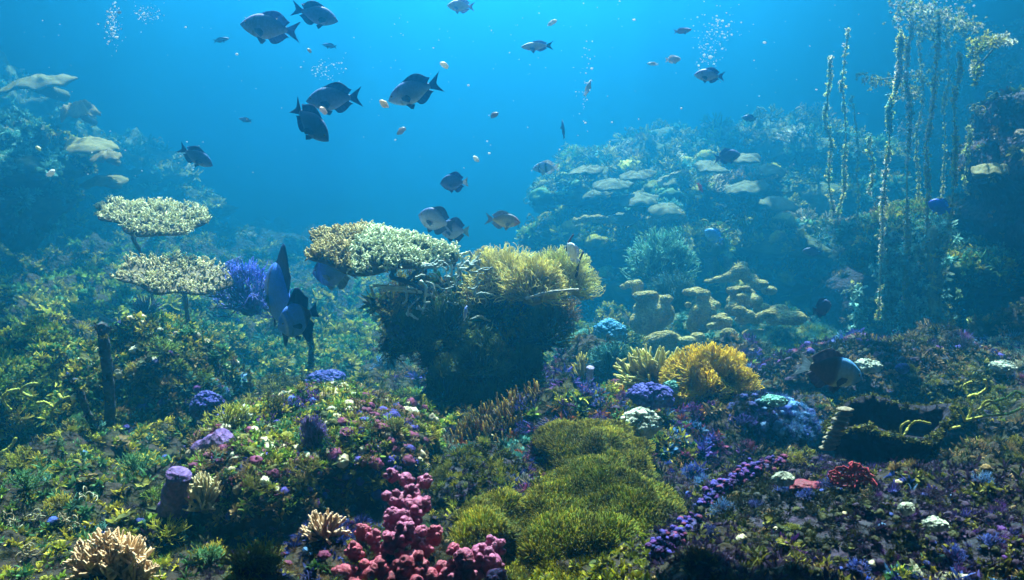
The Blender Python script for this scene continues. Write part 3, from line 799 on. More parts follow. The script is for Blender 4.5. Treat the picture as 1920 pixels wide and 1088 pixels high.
bush('white spiky tuft between the green carpet and the dark anemone', 985, 925, 2.62, 62, 34, 110, 1, (.12, .14, .16), (.70, .74, .74), .0028, name='anemone', cat='anemone', g=1)
bush('purple round anemone at the top left corner of the green carpet', 1012, 860, 2.85, 52, 34, 150, 1, (.05, .02, .09), (.26, .13, .34), .003, name='anemone', cat='anemone', g=1)
bush('dark purple spread out anemone in the middle of the green carpet', 1065, 955, 2.5, 92, 44, 190, 2, (.02, .012, .03), (.085, .05, .13), .003, spread=.2, kids=(1,), name='anemone', cat='anemone', g=1)
bush('pale violet anemone cushion above the top edge of the green carpet', 1035, 805, 3.1, 60, 20, 130, 1, (.06, .05, .16), (.34, .30, .62), .003, name='anemone', cat='anemone', g=1)
bush('small violet cushion anemone left of the white brain coral', 1120, 800, 3.25, 56, 18, 120, 1, (.05, .03, .09), (.22, .14, .32), .003, name='anemone', cat='anemone', g=1)
bush('tiny white button anemone at the right corner of the green carpet top', 1147, 822, 3.05, 30, 16, 80, 1, (.10, .12, .14), (.60, .68, .72), .003, name='anemone', cat='anemone', g=1)
bush('bushy yellow green algae tuft at the far lower left of the mixed crust', 480, 1075, 2.2, 130, 60, 60, 4, (.10, .11, .012), (.34, .34, .05), .003, spread=.5, name='algae_tuft', cat='algae', g=1)
bush('olive algae tuft behind the red sea fan', 1440, 905, 2.6, 80, 34, 70, 3, (.10, .10, .01), (.36, .34, .04), .003, spread=.5, name='algae_tuft', cat='algae', g=1)
bush('yellow brown tuft at the lower left of the dark right mound', 1310, 1060, 2.05, 60, 34, 80, 3, (.10, .07, .01), (.30, .22, .04), .0022, spread=.4, name='algae_tuft', cat='algae', g=1)

for px, py, Y, wp, hp, lab in ((775, 650, 3.95, 90, 62, 'olive bushy coral on the left flank of the pinnacle'), (1025, 640, 4.0, 100, 66, 'olive bushy coral on the right flank of the pinnacle under the yellow coral'),
                               (842, 628, 3.8, 90, 66, 'dark green bushy coral on the upper front of the pinnacle'), (905, 690, 3.8, 110, 70, 'dark green bushy coral in the middle of the pinnacle front'),
                               (985, 715, 3.95, 84, 64, 'dark green bushy coral low on the right of the pinnacle'), (835, 745, 3.9, 84, 70, 'dark green bushy coral low on the left of the pinnacle'), (915, 785, 3.9, 96, 62, 'dark green bushy coral at the foot of the pinnacle')):
    bush(lab, px, py, Y, wp, hp, 70, 5, (.012, .03, .012), (.10, .17, .045), .0055, spread=.5, name='bushy_coral', zmin=-.35, stem=False)

# ------------------------------------------------------------------ green carpet of soft polyps
def carpet(label, px, py, Y, wpx, hpx, dep, n, L, seed):
    c = at(px, py, Y); rx, rz = m_px(wpx, Y) / 2, m_px(hpx, Y) / 2
    V, Fs = sphere(64, 40)
    W = V * [rx, dep / 2, rz] * (1 + .6 * fbm(V * 1.0, 1.5, 4, seed))[:, None] + c
    t = thing('carpet_coral', label, 'soft coral', c - [0, 0, rz])
    MB().add(W, Fs, (.05, .055, .008)).build('cushion', M_SPONGE, t)
    P, Nn = surf_points(W, Fs, n, -.5)
    D = unit(Nn + rng.normal(0, .38, P.shape) + .45 * np.stack([vnoise(P, 7, 1), vnoise(P, 7, 2), vnoise(P, 7, 3)], 1) + [0, 0, .2])
    Q = P + D * L * rng.uniform(.6, 1.2, n)[:, None]
    mott = (vnoise(P, 9, 19) + .6 * vnoise(P, 22, 23))[:, None]
    Q = P + (Q - P) * (1 + .7 * mott)
    Vv, F2, sh, kk = seg_mesh(P, Q, .0019, .0013, 3)
    base = (1 + .55 * mott) * np.where(rng.uniform(0, 1, (n, 1)) < .5 + .4 * vnoise(P, 4, 9)[:, None], [[.27, .25, .012]], [[.14, .19, .016]]) * rng.uniform(.6, 1.3, (n, 1))
    f = sh[:, None]
    C = np.repeat(base, kk, 0) * (.45 + .55 * f)
    tag(MB().add(Vv, F2, C).build('polyps', M_HAIR, t), kind='stuff')
carpet('upper cushion of yellow green carpet coral below the white brain coral', 1112, 852, 2.9, 205, 88, .5, 13000, .021, 3)
carpet('lower wide cushion of yellow green carpet coral in the front centre', 1130, 988, 2.4, 330, 140, .6, 22000, .021, 5)
carpet('small olive cushion of carpet coral right of the magenta sponge', 915, 1000, 2.3, 140, 100, .3, 7000, .021, 7)
carpet('front cushion of olive carpet coral at the bottom edge', 1060, 1085, 2.15, 260, 90, .4, 12000, .02, 9)
carpet('mustard velvet cushion coral against the pinnacle foot', 785, 805, 3.55, 60, 90, .2, 1800, .016, 8)

# ------------------------------------------------------------------ sponges, brain corals
def lobes(name, label, cat, items, mat, voxel, c, col, wide=1.0):
    """fused rounded lobes: (px, py, Y, radius px, stretch)"""
    b = np.mean([at(*i[:3]) for i in items], 0)
    t = thing(name, label, cat, b)
    mb = MB()
    for k, (px, py, Y, r, st) in enumerate(items):
        V, Fs = sphere(20, 13)
        W = V * (1 + .10 * fbm(V, 1.7, 2, k))[:, None] * m_px(r, Y) * [wide, 1, st]
        mb.add(W + at(px, py, Y), Fs, col)
    o = mb.build('lobes', mat, t)
    md = o.modifiers.new('fuse', 'REMESH'); md.mode = 'VOXEL'; md.voxel_size = voxel; md.use_smooth_shade = True
    sm = o.modifiers.new('soften', 'SMOOTH'); sm.factor = .5; sm.iterations = 6
    return t

MAG = []
for px, py, r, st in ((735, 892, 14, 1.2), (760, 900, 16, 1.1), (795, 905, 17, .9), (775, 930, 18, 1.1), (766, 972, 26, 1.0), (738, 968, 18, 1.1), (750, 945, 22, 1.2), (785, 950, 24, 1.0), (725, 930, 12, 1), (680, 1000, 17, 1.3), (700, 1010, 15, 1.2), (760, 1000, 24, 1.1), (735, 985, 17, 1.2), (785, 1000, 18, 1), (815, 1005, 17, 1.5), (740, 1020, 26, 1.0), (790, 1030, 24, 1.1), (710, 1035, 20, 1.2), (665, 1035, 18, 1.3), (770, 1060, 36, .9), (700, 1075, 34, .8), (650, 1075, 24, .9), (830, 1075, 28, .8), (870, 1050, 24, 1.2), (900, 1040, 22, 1.2), (925, 1030, 20, 1.4), (920, 1060, 26, 1.2), (870, 1080, 34, 1.0), (930, 1085, 24, 1), (850, 1030, 14, 1.1), (770, 1095, 44, .9), (660, 1100, 40, .9)):
    MAG.append((px, py, 2.05 + rng.uniform(-.05, .05) + (1000 - py) * .0012, r * 1.12, st))
def lobed_sponge():
    t = thing('lobed_sponge', 'pink and magenta lobed sponge in the front centre', 'sponge', at(780, 1088, 2.05))
    mb = MB(); rs = np.random.default_rng(8)
    for k, (px, py, Y, r, st) in enumerate(MAG):
        c = at(px, py, Y); r_ = m_px(r, Y) * .78
        hue = .5 + .5 * float(vnoise(np.array([[px, py, 0]]), .012, 5)[0]) + (960 - py) * .003
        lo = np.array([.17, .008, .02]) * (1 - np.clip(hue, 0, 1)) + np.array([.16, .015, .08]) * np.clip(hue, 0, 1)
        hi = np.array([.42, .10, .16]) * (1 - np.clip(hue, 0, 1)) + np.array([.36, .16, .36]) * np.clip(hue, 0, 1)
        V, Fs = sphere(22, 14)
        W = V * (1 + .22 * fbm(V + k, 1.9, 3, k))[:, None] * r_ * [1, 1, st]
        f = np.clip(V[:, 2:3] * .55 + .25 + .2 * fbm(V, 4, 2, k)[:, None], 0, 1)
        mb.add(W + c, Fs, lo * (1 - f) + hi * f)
        for q in range(8 if r > 15 else 3):
            d = unit(np.array([rs.normal(0, .8), -abs(rs.normal(0, .6)), rs.uniform(-.1, 1.1)]))
            rr = r_ * rs.uniform(.26, .48); V, Fs = sphere(16, 11)
            X = unit(np.cross(d, [.3, .1, .9])); Z = np.cross(X, d)
            L = V[:, :1] * X + V[:, 1:2] * Z + (V[:, 2:3] * rs.uniform(1.1, 1.8)) * d
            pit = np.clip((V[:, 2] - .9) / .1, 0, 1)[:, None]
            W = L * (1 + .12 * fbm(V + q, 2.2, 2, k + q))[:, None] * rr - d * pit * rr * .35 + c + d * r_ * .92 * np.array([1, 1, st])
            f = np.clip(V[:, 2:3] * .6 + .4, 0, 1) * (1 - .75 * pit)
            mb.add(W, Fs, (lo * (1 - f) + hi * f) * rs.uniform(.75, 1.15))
    mb.build('lobes', M_SPONGE, t)
lobed_sponge()
M_CLAR = mat_rock('purple_tube_skin', [(.06, .03, .14), (.13, .08, .24), (.26, .20, .36)], scale=6, bump=.5, fine=70)

def tube_sponge(label, p0, p1, Y, r0, r1, mat, col, name='tube_sponge', cat='sponge'):
    Y = dep(p0[0], p0[1] - 8, Y, -.02); A, B = at(*p0, Y), at(*p1, Y - .05)
    t = thing(name, label, cat, A)
    n = 14; f = np.linspace(0, 1, n)
    rad = (r0 * (1 - f) + r1 * f) * (1 + .06 * np.sin(f * 14))
    path = A + (B - A) * f[:, None]
    ins = np.linspace(1, .55, 5)
    path2 = A + (B - A) * ins[:, None]; rad2 = r1 * np.linspace(.8, .55, 5)
    V, Fs = tube(np.concatenate([path, path2]), np.concatenate([rad, rad2]), 20)
    V = V + .012 * r1 / .03 * np.stack([vnoise(V, 40, 1), vnoise(V, 40, 2), vnoise(V, 40, 3)], 1) * .3
    MB().add(V, Fs, col).build('tube', mat, t)
    return t
tube_sponge('stubby purple tube sponge with a pale pitted top at left', (318, 968), (336, 890), 2.9, .044, .034, M_CLAR, (.2, .1, .3))
tube_sponge('lavender crusted knob at the left shoulder of the mixed crust mound', (372, 850), (420, 828), 3.35, .035, .045, M_CLAR, (.2, .15, .3))
M_LIL = mat_rock('lilac_skin', [(.25, .2, .4), (.4, .34, .55), (.55, .5, .7)], scale=6, bump=.3, fine=60)
tube_sponge('small lilac tube beside the yellow leafy spray', (1105, 728), (1107, 690), 3.65, .014, .020, M_LIL, (.4, .35, .6))

M_BRAIN = mat_rock('white_brain_coral_skin', [(.14, .20, .17), (.45, .52, .42), (.66, .70, .56)], scale=16, bump=1.0, fine=34)
M_BLUEB = mat_rock('blue_crust_skin', [(.03, .03, .18), (.07, .08, .36), (.2, .22, .55)], scale=8, bump=.8, fine=45)
M_TEALB = mat_rock('teal_crust_skin', [(.04, .28, .24), (.2, .5, .42), (.5, .7, .6)], scale=9, bump=.8, fine=50)
def dome(name, label, cat, px, py, Y, wpx, hpx, mat, seed, amp=.2, fr=2.0):
    Y = min(dep(px + dx_ * wpx, py + hpx * dy_, Y) for dx_ in (-.35, 0, .35) for dy_ in (.1, .35)) - .07; c = at(px, py, Y); V, Fs = sphere(48, 30)
    rx, rz = m_px(wpx, Y) / 2, m_px(hpx, Y) / 2
    k = 1 + amp * fbm(V, fr, 3, seed) + .05 * np.abs(fbm(V, 9, 2, seed)) 
    W = V * [rx, rx * .8, rz] * k[:, None] + c
    mb = MB().add(W, Fs)
    P, Nn = surf_points(W, Fs, 260, -.6); w1 = np.ones((260, 3))
    instances(mb, 'lump', P, Nn, rng.uniform(.04, .13, 260) * rx, w1, w1)
    o = mb.build(name, mat, origin=c - [0, 0, rz])
    return tag(o, label, cat)
dome('brain_coral', 'white bumpy brain coral in the right centre of the reef', 'brain coral', 1200, 795, 3.3, 72, 52, M_BRAIN, 3, .3)
dome('brain_coral', 'small white brain coral dome on top of the dark right mound', 'brain coral', 1468, 900, 2.5, 40, 26, M_BRAIN, 4)
dome('brain_coral', 'little teal round coral above the violet cushion near the orange coral', 'brain coral', 1258, 728, 3.5, 30, 30, M_TEALB, 5)
dome('crusted_coral', 'violet blue rounded coral in front of the orange soft coral', 'coral', 1222, 745, 3.55, 80, 44, M_BLUEB, 6, .3)
dome('crusted_coral', 'blue rounded coral knob low behind the left green mound', 'coral', 388, 765, 4.9, 62, 56, M_BLUEB, 8, .15)
dome('crusted_coral', 'pale blue slab of coral in the hollow left of the pinnacle', 'coral', 612, 712, 5.4, 66, 30, M_BLUEB, 9, .25)
dome('brain_coral', 'grey blue ball coral on the left flank of the pinnacle', 'brain coral', 747, 622, 3.85, 42, 44, mat_rock('grey_blue_skin', [(.05, .09, .16), (.12, .18, .26), (.2, .28, .36)], scale=7, bump=.8, fine=50), 10, .12)
dome('crusted_coral', 'bright blue coral patch right of the pinnacle foot', 'coral', 1145, 622, 5.6, 60, 36, mat_rock('bright_blue_skin', [(.03, .2, .4), (.1, .35, .55), (.3, .5, .6)], scale=8, bump=.6, fine=50), 11, .35)
dome('brain_coral', 'white knob coral on the front of the dark right mound', 'brain coral', 1700, 955, 2.05, 30, 24, M_BRAIN, 12, .3)
dome('brain_coral', 'white ribbed coral patch on the front right of the dark mound', 'brain coral', 1755, 985, 2.05, 48, 22, M_BRAIN, 13, .35)
dome('crusted_coral', 'speckled white coral crust on the ridge right of the big brown fish', 'coral', 1625, 688, 4.1, 48, 22, M_BRAIN, 14, .4)
dome('crusted_coral', 'pale teal coral crust left of the dark upright rock slit', 'coral', 1450, 752, 3.9, 44, 18, M_TEALB, 15, .35)
dome('crusted_coral', 'pale blue coral crust near the right end of the ridge', 'coral', 1880, 690, 4.2, 44, 24, M_BRAIN, 16, .35)
dome('crusted_coral', 'small blue coral on the ridge beneath the strands', 'coral', 1692, 692, 4.1, 24, 20, M_BLUEB, 17, .25)

# ------------------------------------------------------------------ leather corals
def leather(label, px, py, Y, wpx, hpx, seed, fold=.22, cup=.25, group=None):
    c = at(px, py, Y); rx, H = m_px(wpx, Y) / 2, m_px(hpx, Y)
    t = thing('leather_coral', label, 'leather coral', c - [0, 0, H])
    na = 72; a = np.arange(na) * 2 * math.pi / na
    prof = [(.02, -cup), (.35, -cup * .8), (.65, -cup * .2), (.88, .02), (1.0, -.06), (1.02, -.2), (.92, -.34), (.74, -.42), (.62, -.5)]
    rs = np.random.default_rng(seed); ph = rs.uniform(0, 6.3, 4)
    rows = []
    for r_, z_ in prof:
        wv = fold * r_ * (np.sin(3 * a + ph[0]) + .6 * np.sin(5 * a + ph[1]) + .35 * np.sin(8 * a + ph[2]))
        rr = r_ * (1 + .16 * np.sin(2 * a + ph[3]) + .10 * np.sin(5 * a + ph[2]) * r_)
        rows.append(np.stack([rr * np.cos(a) * rx, rr * np.sin(a) * rx * .8, (z_ * .9 + wv * .8) * rx], 1))
    V = np.concatenate(rows); m = len(prof)
    i, j = np.meshgrid(np.arange(m - 1), np.arange(na), indexing='ij'); j2 = (j + 1) % na
    q = np.stack([i * na + j, (i + 1) * na + j, (i + 1) * na + j2, i * na + j2], -1).reshape(-1, 4)
    V = V * (1 + .07 * fbm(V / rx, 2.2, 3, seed))[:, None]
    MB().add(V + c, q, (.5, .45, .3)).build('cap', M_LEATH, t)
    sp = np.array([c - [0, 0, H], c - [rx * .05, 0, H * .5], c - [0, 0, rx * .38]])
    V, Fs = tube(smooth_path(sp, 10), np.linspace(rx * .8, rx * .62, 10), 20)
    V = V + rx * .10 * np.stack([fbm(V / rx, 1.5, 2, seed), fbm(V / rx, 1.5, 2, seed + 1), fbm(V * 0, 1, 1, 0)], 1)
    MB().add(V, Fs).build('stalk', M_LEATH, t)
LC = (
    ('beige folded leather coral, leftmost of the leather coral group', 6.2, [(1202, 556, 13, .7), (1218, 552, 12, .6), (1236, 562, 14, .6), (1250, 560, 9, .8), (1222, 580, 24, 1.0), (1215, 605, 24, 1.0), (1240, 590, 18, 1.2)]),
    ('small pale leather coral knob pointing left in the haze beside the teal bush', 6.5, [(1170, 538, 7, .8), (1182, 533, 9, .8), (1195, 535, 9, 1.2), (1196, 550, 9, 1.2)]),
    ('beige cupped leather coral with a dark hollow at its left', 6.3, [(1292, 548, 10, .7), (1306, 544, 10, .6), (1320, 552, 10, .9), (1322, 566, 12, 1.1), (1340, 572, 9, .8), (1318, 590, 18, 1.3), (1310, 608, 16, 1.2), (1290, 572, 6, 1.0)]),
    ('long sloping beige leather coral ridge with a round top, highest of the group', 6.9, [(1330, 528, 8, .6), (1350, 524, 10, .7), (1370, 520, 12, .8), (1388, 510, 13, 1.0), (1392, 498, 8, 1.0), (1405, 522, 12, .8), (1425, 534, 12, .8), (1442, 545, 11, .8)]),
    ('beige leather coral with a round open lip in the middle right of the group', 6.4, [(1372, 545, 9, .8), (1384, 540, 8, .6), (1398, 540, 8, .6), (1406, 548, 8, .8), (1392, 556, 9, .6), (1385, 565, 16, .9), (1410, 565, 15, .8), (1430, 580, 13, .9), (1375, 580, 12, 1.2)]),
    ('pale leather coral with a drooping lower lip above the upright one', 6.1, [(1386, 582, 10, .9), (1400, 592, 12, .9), (1416, 600, 11, .7), (1432, 592, 11, .7), (1392, 600, 11, .8), (1440, 586, 8, .8)]),
    ('bright pair of beige leather coral knobs nearest the dark brown fish', 5.9, [(1446, 590, 13, .8), (1462, 582, 14, .8), (1476, 590, 10, .8), (1492, 597, 15, .85), (1470, 600, 12, .8), (1452, 602, 12, .7)]),
    ('cluster of small round leather coral knobs in the middle of the group', 6.0, [(1342, 598, 8, .9), (1354, 594, 9, .9), (1364, 602, 8, 1), (1348, 610, 9, 1), (1360, 612, 9, .9), (1334, 612, 8, .9)]),
    ('upright thumb shaped leather coral above the orange soft coral', 5.9, [(1366, 626, 12, .9), (1362, 642, 13, 1.1), (1360, 660, 13, 1.2), (1372, 636, 9, 1)]),
    ('low dim leather coral at the foot of the group behind the finger coral', 6.0, [(1252, 628, 12, .7), (1236, 634, 15, .8), (1222, 642, 14, .9), (1262, 634, 11, .9), (1244, 652, 18, .9), (1290, 640, 12, .8), (1308, 632, 11, .8), (1300, 655, 14, .9)]),
    ('pale broad leather coral stump under the drooping one', 6.1, [(1412, 628, 16, .6), (1430, 626, 15, .6), (1448, 632, 15, .6), (1418, 650, 16, 1.3), (1424, 675, 16, 1.3), (1468, 632, 14, .5)]))
for k, (lab, Y, bl) in enumerate(LC):
    lobes('leather_coral', lab, 'leather coral', [(px, py, Y + rng.uniform(-.06, .06), r * 1.12, st) for px, py, r, st in bl], M_LEATH, .014, None, (.5, .45, .3), 1.35)
for px, py, h, r, lab in ((1330, 455, 90, 11, 'hazy pale finger shaped coral column, left of a pair'), (1362, 450, 110, 10, 'hazy pale finger shaped coral column, right of a pair')):
    A, B = at(px - 12, py + h, 9.2), at(px, py, 9.2)
    t = thing('column_coral', lab, 'coral', A)
    V, Fs = tube(smooth_path([A, A * .5 + B * .5 + [.04, 0, 0], B], 18), m_px(r, 9.2) * np.concatenate([np.linspace(1.4, 1.0, 14), [.95, .85, .65, .4]]), 18)
    V = V + .05 * np.stack([fbm(V, 5, 2, 1), fbm(V, 5, 2, 2), fbm(V, 5, 2, 3)], 1)
    MB().add(V, Fs).build('column', M_LEATH, t)
def log(label, px0, py0, px1, py1, Y, r, mat, name='fallen_coral_log', cat='dead coral'):
    A, B = at(px0, py0, Y), at(px1, py1, Y)
    V, Fs = tube(smooth_path([A, A * .6 + B * .4 + [0, 0, r], B], 20), r * (1 + .25 * np.sin(np.arange(20) * 1.3)), 12)
    V = V + r * .4 * np.stack([fbm(V, 1 / r * .5, 2, 1), fbm(V, 1 / r * .5, 2, 2), fbm(V, 1 / r * .5, 2, 3)], 1)
    tag(MB().add(V, Fs, (.5, .48, .36)).build(name, mat, origin=A), label, cat)
log('pale fallen coral log lying on the hazy terrace', 1218, 417, 1282, 404, 9.0, .05, M_LEATH)
log('pale fallen coral branch low left on the hazy terrace', 1075, 415, 1170, 418, 9.4, .035, M_LEATH)
log('dim slanting coral branch at the top of the terrace', 1235, 345, 1290, 322, 9.6, .03, M_LEATH)
def crusted_ridge():
    pts = []
    for px, py in ((1228, 1050), (1262, 1020), (1300, 985), (1330, 945), (1368, 915), (1410, 893), (1455, 878)):
        h = hit(px, py); pts.append(h if h is not None else at(px, py, 2.1))
    P = smooth_path(pts, 40) + [0, -.012, .016]; n = 40
    t = thing('crusted_coral', 'violet crusted ridge curving up the left flank of the dark mound', 'coral', P[0])
    V, Fs = tube(P, .016 * (1 + .35 * fbm(np.stack([np.arange(n) * .3, np.zeros(n), np.zeros(n)], 1), 1, 2, 4)), 12)
    V = V + .006 * np.stack([fbm(V, 40, 2, 1), fbm(V, 40, 2, 2), fbm(V, 40, 2, 3)], 1)
    MB().add(V, Fs).build('ridge', mat_rock('violet_ridge_crust', [(.012, .012, .05), (.04, .04, .14), (.12, .12, .30)], scale=9, bump=.9, fine=70), t)
    k = 420; ix = rng.integers(0, n, k); Q = P[ix] + rng.normal(0, .011, (k, 3)) + [0, 0, .006]
    C0, C1 = colors_at(Q, [(BLU, 3), (PUR, 3), (OLV, 1), (DRK, 2)])
    mb = MB(); instances(mb, 'lump', Q, np.tile([0, 0, 1.], (k, 1)), rng.uniform(.004, .010, k), C0, C1)
    tag(mb.build('nubs', M_BIO, t), kind='stuff')
crusted_ridge()

# ------------------------------------------------------------------ wooden posts and the stack of plates
def post(label, pts, Y, r, name='wooden_post'):
    P = smooth_path([at(x, y, Y) for x, y in pts], 22)
    V, Fs = tube(P, r * (1 + .10 * np.sin(np.arange(22) * 1.7)), 14)
    V = V + r * .16 * np.stack([fbm(V, 9, 3, 1), fbm(V, 9, 3, 2), 0 * V[:, 0]], 1)
    t = thing(name, label, 'post', P[0])
    MB().add(V, Fs).build('trunk', M_WOOD, t)
    n = 60; ix = rng.integers(0, 22, n); Q = P[ix] + rng.normal(0, r * .7, (n, 3))
    C0, C1 = colors_at(Q, [(G1, 2), (DRK, 4), (BLU, 1)])
    mb = MB(); instances(mb, 'leaf', Q, rng.normal(0, 1, (n, 3)), rng.uniform(.008, .022, n), C0, C1)
    tag(mb.build('algae_tufts', M_BIO, t, smooth=False), kind='stuff')
post('tall dark sunken post standing on the left reef', [(206, 830), (205, 740), (197, 660), (191, 608)], 3.5, .021)
post('short dark post leaning left of the tall one', [(178, 805), (162, 770), (148, 730), (138, 712)], 3.4, .014)
post('thin grey post below the striped fins of the spadefish', [(583, 690), (584, 650), (580, 625)], 4.9, .016)

def plates():
    t = thing('plate_coral', 'stack of flat dark plate corals behind the tall post', 'plate coral', at(232, 665, 5.2))
    for k, (px, py, w_) in enumerate(((228, 602, 50), (236, 613, 60), (230, 625, 52), (238, 638, 46), (234, 650, 50))):
        c = at(px, py, 5.2); V, Fs = sphere(28, 9); r = m_px(w_, 5.2) / 2
        W = V * [r, r * .7, .016] * (1 + .15 * fbm(V, 1.5, 2, k))[:, None] + c
        MB().add(W, Fs).build('plate', M_WOOD, t)
    V, Fs = tube([at(232, 600, 5.2), at(233, 640, 5.2), at(232, 672, 5.2)], .035, 10)
    MB().add(V, Fs).build('stem', M_WOOD, t)
plates()

# ------------------------------------------------------------------ twisted pale branches on the pinnacle, plumes, fan, ropes, cup sponge
def twisted():
    t = thing('twisted_coral', 'pale twisted dead coral branches on the left top of the pinnacle', 'dead coral', at(830, 570, 4.05))
    rs = np.random.default_rng(5)
    for k in range(64):
        x, y = rs.uniform(760, 905), rs.uniform(495, 595)
        if k < 8: x, y = rs.uniform(850, 900), rs.uniform(478, 520)
        Y = 3.85 + rs.uniform(-.08, .2); L = rs.uniform(18, 46); a = rs.uniform(-.6, .8)
        b = at(x, y, Y); pts = [b]
        for s_ in range(3):
            a += rs.uniform(-1.0, 1.0)
            pts.append(pts[-1] + m_px(L / 3, Y) * np.array([math.cos(a), rs.uniform(-.4, .4), math.sin(a)]))
        V, Fs = tube(smooth_path(pts, 12), rs.uniform(.003, .0075) * np.linspace(1.2, .6, 12) * (1 + .2 * np.sin(np.arange(12) * 2)), 7)
        MB().add(V, Fs, np.array([.42, .55, .52]) * rs.uniform(.5, 1.2)).build('branch', M_CORAL, t)
    for pts in (((700, 536), (735, 538), (775, 542)), ((715, 541), (760, 545), (790, 548))):
        V, Fs = tube(smooth_path([at(*p, 3.9) for p in pts], 10), .008, 6)
        MB().add(V, Fs, (.5, .62, .6)).build('branch', M_CORAL, t)
    for pts in (((850, 505), (853, 488), (848, 472)), ((797, 520), (799, 500), (797, 488)), ((1063, 470), (1066, 455), (1075, 440)), ((1080, 520), (1086, 490), (1094, 472))):
        V, Fs = tube(smooth_path([at(*p, 4.0) for p in pts], 10), np.linspace(.007, .004, 10), 6)
        MB().add(V, Fs, (.06, .05, .06)).build('branch', M_CORAL, t)
    pts = ((985, 560), (1030, 548), (1085, 543))
    V, Fs = tube(smooth_path([at(*p, 3.8) for p in pts], 14), .006 * (1 + .3 * np.sin(np.arange(14) * 1.9)), 8)
    MB().add(V, Fs, (.45, .46, .38)).build('branch', M_CORAL, t)
twisted()

def comb():
    ridge = smooth_path([at(838, 838, 3.3), at(870, 795, 3.35), at(915, 762, 3.4), at(965, 738, 3.45), at(1010, 722, 3.5)], 60)
    t = thing('comb_coral', 'arched comb of red brown blades with golden tips in front of the pinnacle', 'soft coral', ridge[0])
    V, Fs = tube(ridge - [0, 0, .05], .02, 8)
    MB().add(V, Fs, (.05, .03, .02)).build('ridge', M_SPONGE, t)
    n = 420
    i = rng.integers(0, 60, n); low = rng.uniform(0, .13, n)
    P = ridge[i] + np.stack([rng.normal(0, .012, n), rng.normal(-.02, .03, n) - low * .5, -low], 1)
    L = rng.uniform(.02, .045, n)
    D = unit(np.stack([rng.normal(-.15, .18, n), rng.normal(-.25, .2, n), np.ones(n)], 1))
    V, Fs, sh, kk = seg_mesh(P, P + D * L[:, None], .004, .0025, 4)
    red = np.array([[.16, .03, .02]]) * rng.uniform(.5, 1.6, (n, 1)) + np.array([[.0, .03, .005]]) * rng.uniform(0, 2, (n, 1))
    gold = np.array([[.75, .60, .12]]) * rng.uniform(.5, 1.2, (n, 1))
    f = sh[:, None]
    tag(MB().add(V, Fs, np.repeat(red, kk, 0) * (1 - f) + np.repeat(gold, kk, 0) * f * np.repeat(rng.uniform(.25, 1, (n, 1)), kk, 0)).build('blades', M_HAIR, t), kind='stuff')
comb()

def sea_fan():
    b = at(1605, 912, min(dep(x_, y_, 2.4) for x_ in (1570, 1605, 1640) for y_ in (885, 906)) - .06); t = thing('sea_fan', 'dark red lattice sea fan on the rim of the dark right mound', 'sea fan', b)
    W, H = m_px(82, b[1]), m_px(52, b[1])
    mb = MB(); A, B = [], []
    nx, nz = 17, 12
    pts = {}
    for i in range(nx):
        for k in range(nz):
            u, v = i / (nx - 1) * 2 - 1, k / (nz - 1)
            if v > 1.05 - .75 * abs(u + .15) ** 1.6: continue
            pts[i, k] = b + np.array([(u * .5 + .25 * (u) * v) * W - v * .1 * W, .02 * math.sin(u * 4) + rng.normal(0, .002), v * H + rng.normal(0, .002)]) + [rng.normal(0, .0035), 0, 0]
    for (i, k), p in pts.items():
        for d in ((1, 0), (0, 1), (1, 1), (-1, 1)):
            if (i + d[0], k + d[1]) in pts and rng.uniform() < .72:
                A.append(p); B.append(pts[i + d[0], k + d[1]])
    V, Fs, sh, kk = seg_mesh(A, B, .0022, .0022, 5)
    MB().add(V, Fs, (.32, .03, .05)).build('lattice', M_CORAL, t)
sea_fan()
def fan_crust():
    c = at(1510, 910, min(dep(x_, 908, 2.4) for x_ in (1485, 1510, 1535)) - .04); V, Fs = sphere(40, 20)
    tag(MB().add(V * [.045, .03, .010] * (1 + .5 * fbm(V, 2.5, 3, 8))[:, None] + c, Fs, (.16, .015, .035)).build('red_sponge', M_SPONGE, origin=c), 'flat crimson sponge crust beside the red sea fan', 'sponge')
fan_crust()

